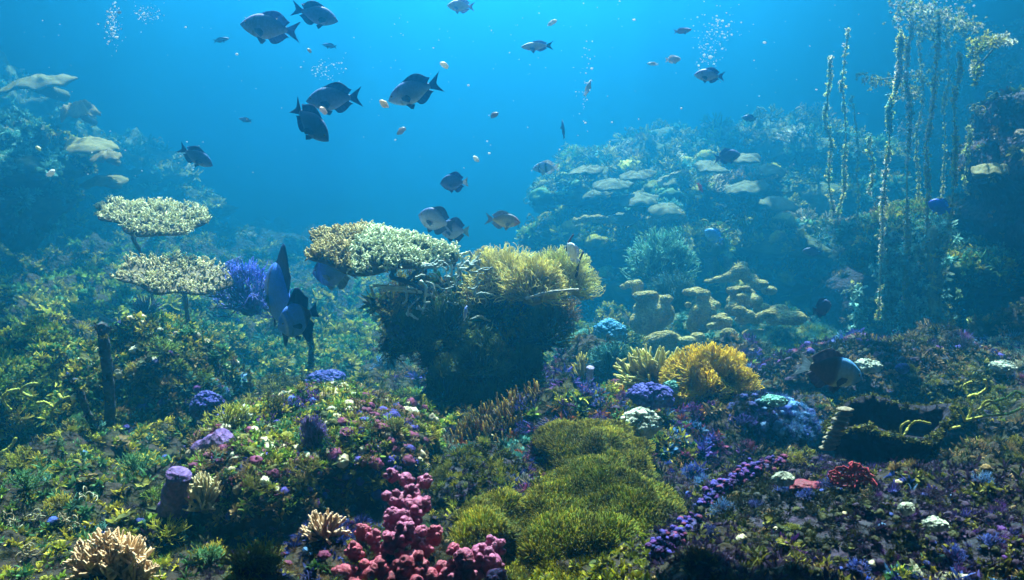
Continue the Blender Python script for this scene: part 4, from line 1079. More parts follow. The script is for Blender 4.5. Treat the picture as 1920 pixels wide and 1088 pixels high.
M_CUP = mat_rock('dark_cup_skin', [(.006, .008, .02), (.012, .014, .03), (.03, .03, .05)], scale=5, bump=.5, fine=60)
def cup_sponge():
    c = at(1672, 785, 2.95); t = thing('cup_sponge', 'large dark cup sponge with a pale rim in the right foreground', 'sponge', c - [0, 0, .25])
    na = 80; a = np.arange(na) * 2 * math.pi / na; rx = m_px(118, 2.95)
    prof = [(.66, -.36, 0), (.76, -.24, 0), (.84, -.10, 0), (.95, -.03, 0), (1.0, 0.0, 0), (.94, .012, 0), (.86, -.01, 0), (.74, -.08, 0), (.5, -.16, 0), (.02, -.19, 0)]
    rows = []
    for r_, z_, _ in prof:
        wv = 1 + .07 * np.sin(4 * a + 1) + .04 * np.sin(9 * a)
        x, y = r_ * np.cos(a) * rx * wv, r_ * np.sin(a) * rx * .62 * wv
        z = z_ + (.02 * np.sin(3 * a + 2) - .05 * np.cos(a) * 0) * r_
        rows.append(np.stack([x, y, z + y * .16 + x * .10], 1))
    V = np.concatenate(rows); m = len(prof)
    V = V * (1 + .06 * fbm(V, 9, 3, 2))[:, None]
    i, j = np.meshgrid(np.arange(m - 1), np.arange(na), indexing='ij'); j2 = (j + 1) % na
    q = np.stack([i * na + j, i * na + j2, (i + 1) * na + j2, (i + 1) * na + j], -1).reshape(-1, 4)
    MB().add(V + c, q).build('cup', M_CUP, t)
    rim = rows[4] + c
    n = 520; k = rng.integers(0, na, n)
    P = rim[k] + rng.normal(0, .006, (n, 3)); 
    C0, C1 = colors_at(P, [(OLV, 4), (CRM, .5), (DRK, 2)])
    mb = MB(); instances(mb, 'leaf', P, np.tile([0, 0, 1.0], (n, 1)), rng.uniform(.005, .018, n), C0, C1)
    tag(mb.build('rim_crust', M_BIO, t, smooth=False), kind='stuff')
    # ribbed knobs down the left edge
    for k in range(9):
        p = at(1584 + k * -4 + (k % 2) * 2, 768 + k * 9, 2.86)
        V, Fs = sphere(14, 8)
        MB().add(V * [.030, .02, .008] * (1 + .2 * fbm(V, 2, 2, k))[:, None] + p, Fs, (.22, .19, .12)).build('shelf', M_SPONGE, t)
cup_sponge()
M_SLIT = M_CUP
def slit_rock():
    for lab, px, py, Y, w_, h_, sd in (('dark upright rock block under the big brown fish', 1530, 800, 3.9, 90, 110, 51), ('dark shaded rock block behind the yellow rope sponge', 1800, 830, 3.6, 170, 120, 52)):
        rock(lab, px, py, Y, w_, h_, .35, sd, M_CUP, [('leaf', 160, .01, .025, [(DRK, 4), (OLV, 2)], 'leafy_cover'), ('frond', 40, .015, .035, [(OLV, 2), (G1, 1)], 'frond_cover')], amp=.3, sq=.8)
slit_rock()

def rope(label, paths, Y, r, cols, base):
    ds = [dep(x, y, Y) for p in paths for x, y in p]
    Y = min(Y + .3, float(np.percentile(ds, 15)) - .03)
    t = thing('rope_sponge', label, 'rope sponge', at(*base, Y))
    for pts in paths:
        P = smooth_path([at(x, y, Y + rng.uniform(-.03, .02)) for x, y in pts], 8 * len(pts))
        n = len(P)
        V, Fs = tube(P, r * (1 + .18 * np.sin(np.arange(n) * 1.9) + .1 * rng.normal(0, 1, n)), 8)
        MB().add(V, Fs, np.array(cols) * rng.uniform(.75, 1.2)).build('strand', M_SPONGE, t)
YR = (.42, .43, .06)
rope('yellow branching rope sponge across the dark cup sponge', [((1672, 882), (1655, 860), (1660, 840), (1690, 822), (1705, 800), (1720, 790), (1745, 795)), ((1672, 882), (1685, 870), (1700, 866), (1722, 856)), ((1660, 845), (1645, 835), (1652, 848)), ((1685, 868), (1672, 850)), ((1700, 866), (1694, 852)), ((1690, 822), (1690, 800), (1705, 790))], 2.6, .0042, YR, (1672, 884))
rope('yellow tangled rope sponge on the right ridge by the edge', [((1810, 790), (1800, 770), (1780, 760), (1755, 756)), ((1812, 790), (1822, 765), (1816, 745), (1830, 740)), ((1812, 788), (1850, 780), (1890, 776), (1915, 765)), ((1835, 768), (1860, 755), (1885, 745), (1870, 728)), ((1815, 740), (1808, 724), (1822, 716)), ((1850, 780), (1840, 766), (1852, 752), (1870, 760), (1880, 776)), ((1885, 748), (1905, 735), (1918, 740)), ((1800, 800), (1770, 806), (1745, 812)), ((1830, 742), (1850, 728), (1846, 712))], 2.9, .0052, YR, (1812, 795))
rope('yellow antler shaped rope sponge at the left edge of the reef', [((95, 790), (100, 765), (115, 750), (110, 740)), ((100, 765), (85, 755), (70, 756)), ((115, 750), (130, 744)), ((20, 770), (5, 750), (15, 735), (35, 730)), ((60, 745), (40, 735), (52, 722), (70, 720)), ((0, 850), (20, 838), (30, 822))], 3.4, .007, (.42, .46, .05), (95, 792))

# ------------------------------------------------------------------ hanging / standing weed strands at right
def strand(label, pts, Y, r, n, lo, hi, fam, knob=0):
    P = smooth_path([at(x, y, Y) for x, y in pts], 40)
    w3 = np.stack([np.arange(40) * .16, np.full(40, pts[0][0]), np.zeros(40)], 1)
    P = P + np.stack([.025 * fbm(w3, 1, 3, 2), .05 * fbm(w3, 1, 2, 5), np.zeros(40)], 1)
    t = thing('weed_strand', label, 'seaweed', P[0], 'weed strands in front of the right wall')
    V, Fs = tube(P, r, 6)
    MB().add(V, Fs, (.30, .38, .22)).build('stem', M_BIO, t)
    f = rng.uniform(0, 39, n); i = f.astype(int)
    dens = .35 + .9 * vnoise(np.stack([f * .8, f * 0, f * 0 + pts[0][0]], 1), 1.0, 3) + .25
    ok = rng.uniform(0, 1, n) < dens; i = i[ok]; n = len(i)
    Q = P[i] + rng.normal(0, r * 1.5, (n, 3)) + [0, 0, 1] * rng.uniform(-.03, .03, (n, 1))
    C0, C1 = colors_at(Q, fam)
    D = rng.normal(0, 1, (n, 3)) + [0, 0, -.3]
    mb = MB(); instances(mb, 'leaf', Q, D, rng.uniform(lo, hi, n), np.minimum(C0 * 3 + .12, .8), np.minimum(C1 * 1.5 + .15, .88))
    tag(mb.build('leaves', M_WEED, t, smooth=False), kind='stuff')
SF = [(TEA, 1.5), (G1, 2), (CRM, 1.5), (CARP, 3)]
for args in (
        ('thin weed strand, leftmost of the strands, with a bent top', [(1560, 400), (1556, 330), (1552, 260), (1548, 190), (1554, 108)], 6.6, .014, 420),
        ('weed strand with a wavy stem next to the leftmost one', [(1574, 400), (1580, 300), (1584, 210), (1580, 150), (1590, 55)], 6.7, .014, 480),
        ('short weed strand low left of the bright one', [(1630, 360), (1634, 310), (1630, 255)], 6.4, .014, 160),
        ('bright yellow knobbly weed strand, tallest and clearest', [(1640, 600), (1648, 470), (1660, 330), (1672, 220), (1680, 140), (1692, 60)], 6.0, .016, 1300),
        ('dim weed strand right behind the bright one', [(1694, 560), (1700, 400), (1702, 260), (1700, 150), (1712, 40)], 6.3, .014, 900),
        ('weed strand in the middle of the right group', [(1728, 500), (1738, 390), (1742, 290), (1750, 200), (1756, 20)], 6.2, .014, 900),
        ('weed strand with a knotted top right of the middle', [(1776, 480), (1784, 370), (1788, 260), (1796, 150), (1800, 100)], 6.1, .015, 700),
        ('very thin faint strand between the wavy one and the bright one', [(1612, 430), (1608, 300), (1600, 180)], 7.4, .010, 260),
        ('very thin faint strand behind the middle of the right group', [(1722, 480), (1720, 330), (1728, 180), (1726, 60)], 7.6, .010, 460),
        ('very thin faint strand between the middle and the knotted one', [(1766, 470), (1768, 330), (1772, 200), (1778, 70)], 7.6, .010, 460),
        ('faint weed strand beside the right rock buttress', [(1808, 360), (1814, 280), (1822, 240)], 6.4, .010, 120)):
    strand(args[0], args[1], args[2], args[3] * .36, int(args[4] * 1.1), .007, .022, SF)
for args in (
        ('thick weedy trunk under the overhang, clearest and rightmost', [(1757, 668), (1758, 600), (1756, 520), (1752, 430)], 6.15, .045, 420),
        ('slim weedy trunk under the overhang left of the thick one', [(1700, 655), (1702, 600), (1703, 540), (1700, 430)], 6.3, .024, 260),
        ('weedy trunk under the overhang at its left end', [(1660, 600), (1662, 560), (1664, 500), (1662, 420)], 6.3, .02, 240),
        ('short weedy trunk at the left foot of the overhang', [(1612, 650), (1612, 600), (1608, 540)], 6.5, .02, 160)):
    strand(args[0], args[1], args[2], args[3], args[4], .02, .06, [(G1, 4), (TEA, 2), (CARP, 1)])
def canopy(label, items, Y, fam, lo, hi, n, cat='seaweed'):
    c = at(*items[0][:2], Y); t = thing('weed_canopy', label, cat, c)
    Q = []
    for px, py, rx, ry in items:
        k = n // len(items)
        Q.append(np.array([at(px + rng.normal(0, rx), py + rng.normal(0, ry), Y + rng.normal(0, .15)) for _ in range(k)]))
    Q = np.concatenate(Q); C0, C1 = colors_at(Q, fam)
    mb = MB(); instances(mb, 'leaf', Q, rng.normal(0, 1, Q.shape), rng.uniform(lo, hi, len(Q)), C0, C1)
    tag(mb.build('leaves', M_WEED, t, smooth=False), kind='stuff')
    P = smooth_path([at(px, py, Y) for px, py, _, _ in items], 30)
    V, Fs = tube(P, .008, 5); MB().add(V, Fs, (.1, .13, .06)).build('stem', M_BIO, t)
canopy('drifting weed canopy joining the strand tops near the surface', [(1705, 20, 18, 14), (1740, 30, 22, 14), (1775, 35, 20, 12), (1810, 50, 16, 9), (1745, 60, 20, 10)], 7.8, SF, .012, .04, 420)
canopy('loose weed tuft halfway up between the strands', [(1690, 170, 18, 12), (1715, 175, 10, 8), (1730, 145, 26, 12), (1640, 150, 20, 7)], 7.8, SF, .012, .035, 150)
canopy('pale frilled weed clump near the surface at the upper right', [(1835, 90, 8, 5), (1850, 78, 12, 5), (1875, 75, 8, 4), (1830, 130, 4, 10)], 6.6, [(CRM, 3), (CARP, 2)], .02, .05, 130)

# plate ledges at far right
def ledge(label, px, py, Y, w_, h_, col, group=None):
    c = at(px, py, Y); r = m_px(w_, Y) / 2; hh = m_px(h_, Y)
    t = thing('plate_coral', label, 'plate coral', c, group)
    nu, na = 12, 56
    U, A = np.meshgrid(np.linspace(.02, 1, nu), np.arange(na) * 2 * math.pi / na, indexing='ij')
    e = 1 + .14 * np.sin(A * 2 + px) + .06 * np.sin(A * 3 + px * .3) + .04 * np.sin(A * 7 + px)
    X, Yy = U * np.cos(A) * r * e, U * np.sin(A) * r * .8 * e
    Z = hh * (.35 - .5 * U ** 2.2 + U * (.07 * np.sin(A * 3 + px) + .06 * np.sin(A * 7 + 1))) - Yy * .0 + X * .12 * math.sin(px) + Yy * .22
    T = np.stack([X, Yy, Z], -1).reshape(-1, 3)
    T[:, 2] += hh * .30 * fbm(T / r + px, 2.6, 4, 3)
    B = T - np.array([0, 0, 1]) * (hh * (.10 + .55 * (1 - U.reshape(-1, 1)) ** 1.5))
    i, j = np.meshgrid(np.arange(nu - 1), np.arange(na), indexing='ij'); j2 = (j + 1) % na
    q = np.stack([i * na + j, (i + 1) * na + j, (i + 1) * na + j2, i * na + j2], -1).reshape(-1, 4)
    k = np.arange(na); k2 = (k + 1) % na; e0 = (nu - 1) * na; o = nu * na
    MB().add(np.concatenate([T, B]) + c, [q, q[:, ::-1] + o, np.stack([e0 + k, o + e0 + k, o + e0 + k2, e0 + k2], 1)], np.array(col) * .5).build('plate', M_CORAL, t)
    V, Fs = tube([c + [0, .0, -hh * .2], c + [0, r * .6, -hh * .4], c + [0, r * 1.6, -hh * .6]], r * .2, 8)
    MB().add(V, Fs, np.array(col) * .4).build('stalk', M_CORAL, t)
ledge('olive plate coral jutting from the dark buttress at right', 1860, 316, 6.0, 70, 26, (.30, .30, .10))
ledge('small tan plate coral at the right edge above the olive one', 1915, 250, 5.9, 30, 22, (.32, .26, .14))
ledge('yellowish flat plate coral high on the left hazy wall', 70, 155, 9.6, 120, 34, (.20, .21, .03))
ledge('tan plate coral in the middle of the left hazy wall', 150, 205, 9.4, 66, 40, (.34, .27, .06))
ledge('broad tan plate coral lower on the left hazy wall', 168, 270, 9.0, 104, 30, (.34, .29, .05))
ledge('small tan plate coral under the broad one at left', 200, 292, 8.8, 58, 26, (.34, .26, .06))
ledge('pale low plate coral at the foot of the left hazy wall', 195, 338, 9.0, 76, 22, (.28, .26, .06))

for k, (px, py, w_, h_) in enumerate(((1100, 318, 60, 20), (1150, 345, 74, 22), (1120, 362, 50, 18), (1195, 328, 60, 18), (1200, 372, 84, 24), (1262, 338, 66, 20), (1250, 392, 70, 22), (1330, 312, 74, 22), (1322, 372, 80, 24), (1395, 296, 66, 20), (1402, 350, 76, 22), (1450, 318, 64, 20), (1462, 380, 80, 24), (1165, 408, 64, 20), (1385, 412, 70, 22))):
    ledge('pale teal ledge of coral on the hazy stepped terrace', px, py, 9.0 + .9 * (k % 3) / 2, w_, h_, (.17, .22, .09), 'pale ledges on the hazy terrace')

# ------------------------------------------------------------------ countable small coral clumps
def clumps():
    protos = {}
    def proto(kind, fam, k):
        key = (kind, fam, k)
        if key in protos: return protos[key]
        lst = {'G': G1, 'P': PUR, 'B': BLU, 'C': CRM, 'Y': CARP, 'O': OLV, 'T': TEA, 'R': ORG}[fam]
        V, Fs, s = TPL[kind][k % len(TPL[kind])]
        c0, c1 = lst[k % len(lst)]; s = s[:, None]
        protos[key] = (V, Fs, np.array(c0) * (1 - s) + np.array(c1) * s)
        return protos[key]
    meshes = {}
    spec = [
        ('leaf_coral', 'leaf', 'G', 'leaf coral', 'small green leafy coral clump on the left green slope', 'leafy coral clumps on the left slope', (10, 430, 640, 1070), 46, (.022, .042)),
        ('branch_coral', 'branch', 'T', 'branch coral', 'small teal branching coral clump on the left green slope', 'teal branching clumps on the left slope', (60, 430, 640, 1070), 22, (.025, .045)),
        ('button_coral', 'lump', 'B', 'button coral', 'small rounded blue coral nub on the left green slope', 'blue nubs on the left slope', (60, 440, 600, 1070), 14, (.010, .022)),
        ('curled_coral', 'curl', 'C', 'curled coral', 'cream curled coral tuft in the lower left corner', 'cream curled tufts in the lower left', (0, 200, 930, 1080), 12, (.03, .055)),
        ('crust_coral', 'lump', 'P', 'crust coral', 'small purple coral nub on the mixed crust mound', 'purple nubs on the mixed crust mound', (450, 800, 770, 900), 16, (.007, .014)),
        ('finger_clump', 'finger', 'C', 'finger coral', 'tiny cream finger coral on the mixed crust mound', 'cream finger corals on the mixed crust mound', (440, 800, 760, 880), 6, (.014, .024)),
        ('leaf_coral', 'leaf', 'O', 'leaf coral', 'olive leafy coral clump low in the centre foreground', 'olive leafy clumps in the centre foreground', (430, 700, 900, 1075), 24, (.02, .036)),
        ('branch_coral', 'branch', 'P', 'branch coral', 'small purple branching coral between the pinnacle and the white brain coral', 'purple branching corals right of the pinnacle', (1000, 1400, 730, 860), 26, (.025, .05)),
        ('frond_clump', 'frond', 'R', 'soft coral', 'orange brown frond tuft among the purple corals', 'orange frond tufts among the purple corals', (1000, 1400, 720, 870), 20, (.02, .035)),
        ('button_coral', 'lump', 'B', 'button coral', 'small rounded blue coral nub on the dark right mound', 'blue nubs on the dark right mound', (1260, 1900, 890, 1080), 22, (.006, .013)),
        ('curled_coral', 'curl', 'Y', 'curled coral', 'small yellow curled growth on the dark right mound', 'yellow curls on the dark right mound', (1280, 1900, 900, 1080), 34, (.014, .03)),
        ('leaf_coral', 'leaf', 'O', 'leaf coral', 'olive leafy clump on the dark ridge at right', 'olive leafy clumps on the right ridge', (1450, 1900, 665, 760), 22, (.02, .035)),
        ('button_coral', 'lump', 'C', 'button coral', 'tiny white coral nub on the dark right mound', 'white nubs on the dark right mound', (1300, 1900, 890, 1070), 8, (.008, .015)),
        ('bushy_coral', 'thicket', 'G', 'bushy coral', 'yellow green bushy coral head on the left slope', 'yellow green bushy heads on the left slope', (0, 440, 640, 1070), 30, (.05, .11)),
        ('bushy_coral', 'thicket', 'O', 'bushy coral', 'olive bushy coral head on or below the mixed crust mound', 'olive bushy heads around the mixed crust mound', (440, 860, 770, 1070), 20, (.04, .09)),
        ('bushy_coral', 'thicket', 'P', 'bushy coral', 'purple bushy coral head in the right centre', 'purple bushy heads in the right centre', (980, 1420, 730, 880), 16, (.035, .07)),
        ('bushy_coral', 'thicket', 'B', 'bushy coral', 'dark blue bushy coral head on the dark right mound', 'blue bushy heads on the dark right mound', (1270, 1900, 880, 1080), 18, (.03, .06)),
        ('bushy_coral', 'thicket', 'Y', 'bushy coral', 'mustard bushy coral head on the dark right mound or ridge', 'mustard bushy heads at right', (1400, 1910, 690, 1080), 14, (.025, .05)),
        ('foliose_coral', 'plate', 'O', 'foliose coral', 'olive leafy whorl of plate coral on the left slope', 'olive plate whorls on the left slope', (0, 420, 650, 1060), 14, (.03, .055)),
        ('foliose_coral', 'plate', 'P', 'foliose coral', 'purple whorl of plate coral on the mixed crust mound', 'purple plate whorls on the mixed crust mound', (450, 830, 780, 930), 7, (.02, .035)),
        ('foliose_coral', 'plate', 'O', 'foliose coral', 'olive whorl of plate coral in the right foreground', 'olive plate whorls in the right foreground', (1280, 1900, 720, 1080), 12, (.018, .032)),
        ('puff_anemone', 'puff', 'P', 'anemone', 'small violet puff anemone beside the green carpet', 'violet puff anemones beside the green carpet', (930, 1280, 820, 1050), 10, (.025, .042)),
    ]
    rs = np.random.default_rng(77)
    for name, kind, fam, cat, lab, grp, (x0, x1, y0, y1), n, (lo, hi) in spec:
        for q in range(n):
            px, py = rs.uniform(x0, x1), rs.uniform(y0, y1)
            p = hit(px, py)
            if p is None: continue
            k = int(rs.integers(0, 4)); key = (name, kind, fam, k)
            if key not in meshes:
                V, Fs, C = proto(kind, fam, k)
                o = MB().add(V, Fs, C).build(name, M_BIO, smooth=kind in ('lump', 'curl', 'branch', 'finger', 'thicket'))
                meshes[key] = o.data
            else:
                o = bpy.data.objects.new(name, meshes[key]); COL.objects.link(o)
            o.location = Vector(p.tolist())
            s_ = rs.uniform(lo, hi) * (p[1] / 3.0) ** .5; o.scale = (s_, s_, s_)
            o.rotation_euler = (rs.normal(.2, .25), rs.normal(0, .25), rs.uniform(0, 6.28))
            tag(o, lab, cat, grp)
clumps()

# ------------------------------------------------------------------ fish
SHAPES = {  # t, top, bottom (of total length), peak of dorsal fin, tail fork
    'deep': ([(0, .0, .0), (.03, .045, .04), (.10, .115, .09), (.22, .185, .15), (.36, .215, .185), (.5, .195, .175), (.62, .135, .12), (.72, .07, .062), (.80, .042, .04)], .085, .45),
    'slim': ([(0, .0, .0), (.03, .03, .03), (.10, .075, .07), (.22, .115, .11), (.36, .135, .13), (.5, .125, .12), (.62, .09, .085), (.72, .052, .05), (.80, .032, .03)], .05, .5),
    'round': ([(0, .0, .0), (.03, .07, .05), (.10, .17, .14), (.22, .26, .23), (.36, .30, .27), (.5, .27, .25), (.62, .19, .18), (.72, .09, .09), (.80, .05, .05)], .12, .2),
    'tall': ([(0, .0, .0), (.03, .08, .06), (.10, .20, .16), (.22, .31, .28), (.36, .36, .33), (.5, .34, .31), (.62, .25, .23), (.72, .12, .12), (.80, .06, .06)], .30, .15),
}
def fish(name, label, cat, px, py, Y, lpx, ang, away, shape, back, belly, fin, group=None, bend=0.0, band=None, face=None, tailc=None, fat=.5):
    bl = lambda c_: np.minimum(np.array(c_) * 2.0 + [.0, .045, .17], .85)  # blue lift puts scattered water light into the fish colours
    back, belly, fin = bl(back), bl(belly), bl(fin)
    L = m_px(lpx, Y) / max(.35, math.cos(R(away)))
    prof, dh, fork = SHAPES[shape]
    tt = np.linspace(0, .80, 26) ** 1.15 / .80 ** .15
    tp = np.interp(tt, [p[0] for p in prof], [p[1] for p in prof]); bt = np.interp(tt, [p[0] for p in prof], [p[2] for p in prof])
    def smo(a):
        b = a.copy(); b[1:-1] = (a[:-2] + 2 * a[1:-1] + a[2:]) / 4; return b
    tp, bt = smo(smo(tp)), smo(smo(bt))
    tp[0], bt[0] = .012, .012
    # to world axes
    a, d = R(ang), R(away)
    n = np.array([math.cos(a) * math.cos(d), math.sin(d), math.sin(a) * math.cos(d)])
    u = np.array([0, 0, 1.0]); u = u - n * u.dot(n); u = unit(u); yv = np.cross(u, n)
    c = at(px, py, Y)
    root = thing(name, label, cat, c, group)
    def W(x, y, z):  # x: 0 nose .. 1 tail
        y = y + bend * (x - .3) ** 2 * np.sign(x - .3)
        return c + L * ((.5 - x)[:, None] * n + y[:, None] * yv + z[:, None] * u)
    sides = 20; ph = np.arange(sides) * 2 * math.pi / sides
    X = np.repeat(tt, sides); ca, sa = np.tile(np.cos(ph), 26), np.tile(np.sin(ph), 26)
    wid = fat * .5 * (tp + bt) * np.interp(tt, [0, .1, .3, .8], [1.0, .9, .8, .45])
    Yc = np.repeat(wid, sides) * np.sign(ca) * np.abs(ca) ** 1.1
    Z = np.where(sa > 0, np.repeat(tp, sides) * sa, np.repeat(bt, sides) * sa)
    V = W(X, Yc, Z)
    V = np.concatenate([V, W(np.array([-.006]), np.array([0.]), np.array([0.])), W(np.array([.805]), np.array([0.]), np.array([0.]))])
    j = np.arange(sides); j2 = (j + 1) % sides
    q = np.concatenate([np.stack([j + i * sides, j + (i + 1) * sides, j2 + (i + 1) * sides, j2 + i * sides], 1) for i in range(25)])
    t0 = np.stack([j, j2, np.full(sides, 26 * sides)], 1); t1 = np.stack([j2 + 25 * sides, j + 25 * sides, np.full(sides, 26 * sides + 1)], 1)
    h = np.clip(Z / np.repeat(np.maximum(tp, .02), sides) * .5 + .5, 0, 1)[:, None]
    C = np.array(belly) * (1 - h) + np.array(back) * h
    if face is not None:
        m = np.clip((.22 - X) / .08, 0, 1)[:, None]; C = C * (1 - m) + np.array(face) * m
    if band is not None:
        for x0, x1, col in band:
            m = (np.clip((X - x0) / .03, 0, 1) * np.clip((x1 - X) / .03, 0, 1))[:, None]; C = C * (1 - m) + np.array(col) * m
    gill = np.exp(-((X - .235 - .03 * (1 - sa * sa)) / .012) ** 2)[:, None] * .45
    C = C * (1 - gill)
    C = np.concatenate([C, C[:1], C[-1:]])
    MB().add(V, [q, t0, t1], C).build('body', M_FISH, root)
    def finm(nm, base, tip, th, col, rows=5, edge=None):
        base, tip = np.asarray(base, float), np.asarray(tip, float); m = len(base)
        vs, cs = [], []
        for sgn in (1, -1):
            for r_ in range(rows):
                f = r_ / (rows - 1); P = base * (1 - f) + tip * f
                ray = .25 * th * np.sin(np.arange(m) * 2.4) * f
                y = P[:, 1] + sgn * th * (1 - f * .85) + ray
                vs.append(W(P[:, 0], y, P[:, 2])); cs.append(np.tile(np.array(col) * (1 - f) + np.array(edge if edge is not None else np.array(col) * .8) * f, (m, 1)) * (1 + .18 * np.sin(np.arange(m) * 2.4))[:, None])
        V = np.concatenate(vs); b = rows * m
        i, j = np.meshgrid(np.arange(rows - 1), np.arange(m - 1), indexing='ij'); k = (i * m + j).ravel()
        q = np.stack([k, k + 1, k + m + 1, k + m], 1)
        e = (rows - 1) * m + np.arange(m - 1); rim = np.stack([e, e + 1, e + 1 + b, e + b], 1)
        s0 = np.arange(rows - 1) * m; sd = np.concatenate([np.stack([s0, s0 + m, s0 + m + b, s0 + b], 1), np.stack([s0 + m - 1, s0 + 2 * m - 1, s0 + 2 * m - 1 + b, s0 + m - 1 + b], 1)])
        MB().add(V, [q, q[:, ::-1] + b, rim, sd], np.concatenate(cs)).build(nm, M_FIN, root)
    it = lambda x, arr: np.interp(x, tt, arr)
    m = 16
    # tail
    s = np.linspace(-1, 1, m); pz = it(.79, tp) * .9
    hh = .13 if shape in ('slim',) else .155
    base = np.stack([np.full(m, .785), np.zeros(m), s * pz], 1)
    xt = .86 + .14 * np.abs(s) ** 1.3 * (fork * 1.6) + .10 * (1 - fork)
    tip = np.stack([np.minimum(xt, 1.02), np.zeros(m), s * hh * (1 + .1 * np.abs(s))], 1)
    finm('tail_fin', base, tip, .006, tailc or fin)
    # dorsal and anal
    x = np.linspace(.24, .74, m); f = (x - .24) / .5
    hgt = dh * np.sin(np.clip(f * 1.12, 0, 1) ** 1.5 * math.pi * .78) + .012
    finm('dorsal_fin', np.stack([x, 0 * x, it(x, tp) - .02], 1), np.stack([x + .05 + .04 * f, 0 * x, it(x, tp) + hgt], 1), .007, fin)
    x = np.linspace(.48, .74, m); f = (x - .48) / .26
    hgt = dh * .9 * np.sin(np.clip(f * 1.05 + .12, 0, 1) ** .8 * math.pi * .85) + .01
    finm('anal_fin', np.stack([x, 0 * x, -it(x, bt) + .02], 1), np.stack([x + .05 + .04 * f, 0 * x, -it(x, bt) - hgt], 1), .007, fin)
    wp = it(.28, wid)
    for sg in (1, -1):
        s = np.linspace(0, 1, 8)
        base = np.stack([.27 + .01 * s, sg * np.full(8, wp * .93), -.035 - .05 * s], 1)
        tip = np.stack([.40 + .05 * np.sin(s * 3), sg * (wp + .05 - .02 * s), -.03 - .13 * s], 1)
        finm('pectoral_fin', base, tip, .004, np.array(fin) * 1.2, 4)
        base = np.stack([.30 + .05 * s, sg * np.full(8, wp * .3), -it(.32, bt) * np.full(8, .93)], 1)
        tip = np.stack([.38 + .06 * s, sg * np.full(8, wp * .45), -it(.32, bt) - .09 + .07 * s], 1)
        finm('pelvic_fin', base, tip, .004, fin, 3)
        V, Fs = sphere(12, 9)
        ez = it(.095, tp) * .38; ey = it(.095, wid) * .90
        P = np.stack([.10 + V[:, 0] * .020, sg * ey + V[:, 1] * .010, ez + V[:, 2] * .020], 1)
        rr = np.hypot(V[:, 0], V[:, 2])[:, None]
        Ce = np.where(rr < .62, [[.005, .005, .008]], [[.35, .33, .25]])
        MB().add(W(P[:, 0], P[:, 1], P[:, 2]), Fs, Ce).build('eye', M_EYE, root)
    return root

GB, GBB, DKF = (.045, .06, .10), (.16, .19, .24), (.02, .025, .05)
F = fish
F('grey_fish', 'big lilac grey fish swimming left near the surface at upper left', 'fish', 506, 53, 4.2, 112, 172, 8, 'deep', (.10, .10, .20), (.28, .26, .38), (.07, .08, .16))
F('dark_fish', 'dark violet fish heading right near the surface beside the lilac grey one', 'fish', 591, 28, 4.3, 76, -14, 28, 'deep', (.035, .04, .10), (.08, .09, .17), DKF)
F('surgeonfish', 'dark grey surgeonfish facing left, upper of the touching pair', 'fish', 627, 186, 4.0, 108, 184, 8, 'deep', GB, (.10, .14, .2), DKF, bend=.15)
F('surgeonfish', 'darkest fish of the touching pair, diving right with its tail raised', 'fish', 580, 230, 3.8, 104, -40, -22, 'deep', (.02, .03, .06), (.05, .07, .11), DKF, bend=.2)
F('surgeonfish', 'blue grey surgeonfish nibbling a white scrap, facing left', 'fish', 777, 172, 4.0, 106, 198, 18, 'deep', (.045, .065, .14), (.20, .26, .28), DKF)
F('dark_fish', 'small dark fish swimming down right before the left hazy wall', 'fish', 367, 294, 5.0, 66, -32, 12, 'deep', (.02, .04, .08), (.05, .08, .13), DKF)
F('damselfish', 'small dark fish with a white edged tail above the pinnacle', 'fish', 852, 343, 4.4, 54, 184, 10, 'round', (.02, .025, .07), (.05, .05, .12), (.03, .04, .10), tailc=(.5, .55, .6), fat=.4)
F('damselfish', 'grey fish facing left, in front of its black companion above the pinnacle', 'fish', 818, 414, 4.2, 72, 165, 18, 'round', (.05, .06, .11), (.12, .13, .18), (.02, .02, .03), fat=.4)
F('damselfish', 'black fish with a pale belly and tail tucked behind the grey one', 'fish', 852, 432, 4.35, 60, 178, 25, 'round', (.015, .015, .03), (.22, .26, .30), (.03, .04, .06), tailc=(.25, .4, .45), fat=.4)
F('rabbitfish', 'olive grey fish heading right above the yellow soft coral', 'fish', 943, 414, 4.3, 66, -8, 15, 'deep', (.09, .09, .06), (.22, .20, .14), (.10, .12, .14), face=(.30, .16, .18))
F('silver_fish', 'pale silver fish with a dark tail facing left near the surface', 'fish', 1007, 87, 4.8, 58, 182, 8, 'slim', (.50, .52, .55), (.30, .26, .36), (.10, .11, .2), tailc=(.03, .04, .08))
F('silver_fish', 'slender lilac fish with a raised dark fin facing left at upper right', 'fish', 1330, 142, 4.8, 54, 176, 12, 'deep', (.10, .12, .26), (.34, .34, .48), (.05, .05, .12))
F('pale_fish', 'pale pinkish fish cut by the surface line at the top', 'fish', 864, 12, 5.0, 50, 176, 14, 'deep', (.42, .36, .38), (.45, .38, .42), (.2, .22, .3))
F('brown_fish', 'reddish brown fish near the surface right of centre', 'fish', 1280, 58, 5.2, 34, 8, 10, 'slim', (.24, .11, .10), (.32, .18, .16), (.16, .10, .12))
F('dark_fish', 'dim purple brown fish facing right in front of the hazy terrace', 'fish', 1364, 294, 6.2, 54, 8, 20, 'deep', (.06, .05, .09), (.10, .08, .12), (.05, .06, .10))
F('dark_fish', 'small dark fish seen tail on pointing up, above the open water', 'fish', 1056, 243, 5.6, 36, 96, 15, 'slim', (.03, .05, .08), (.06, .09, .13), DKF)
F('striped_fish', 'thin fish with pale stripes hovering before the hazy outcrop', 'fish', 1024, 315, 6.4, 50, 184, 15, 'deep', (.2, .25, .28), (.3, .33, .33), (.5, .52, .5), band=[(.2, .3, (.03, .04, .06)), (.45, .55, (.03, .04, .06))], fat=.3)
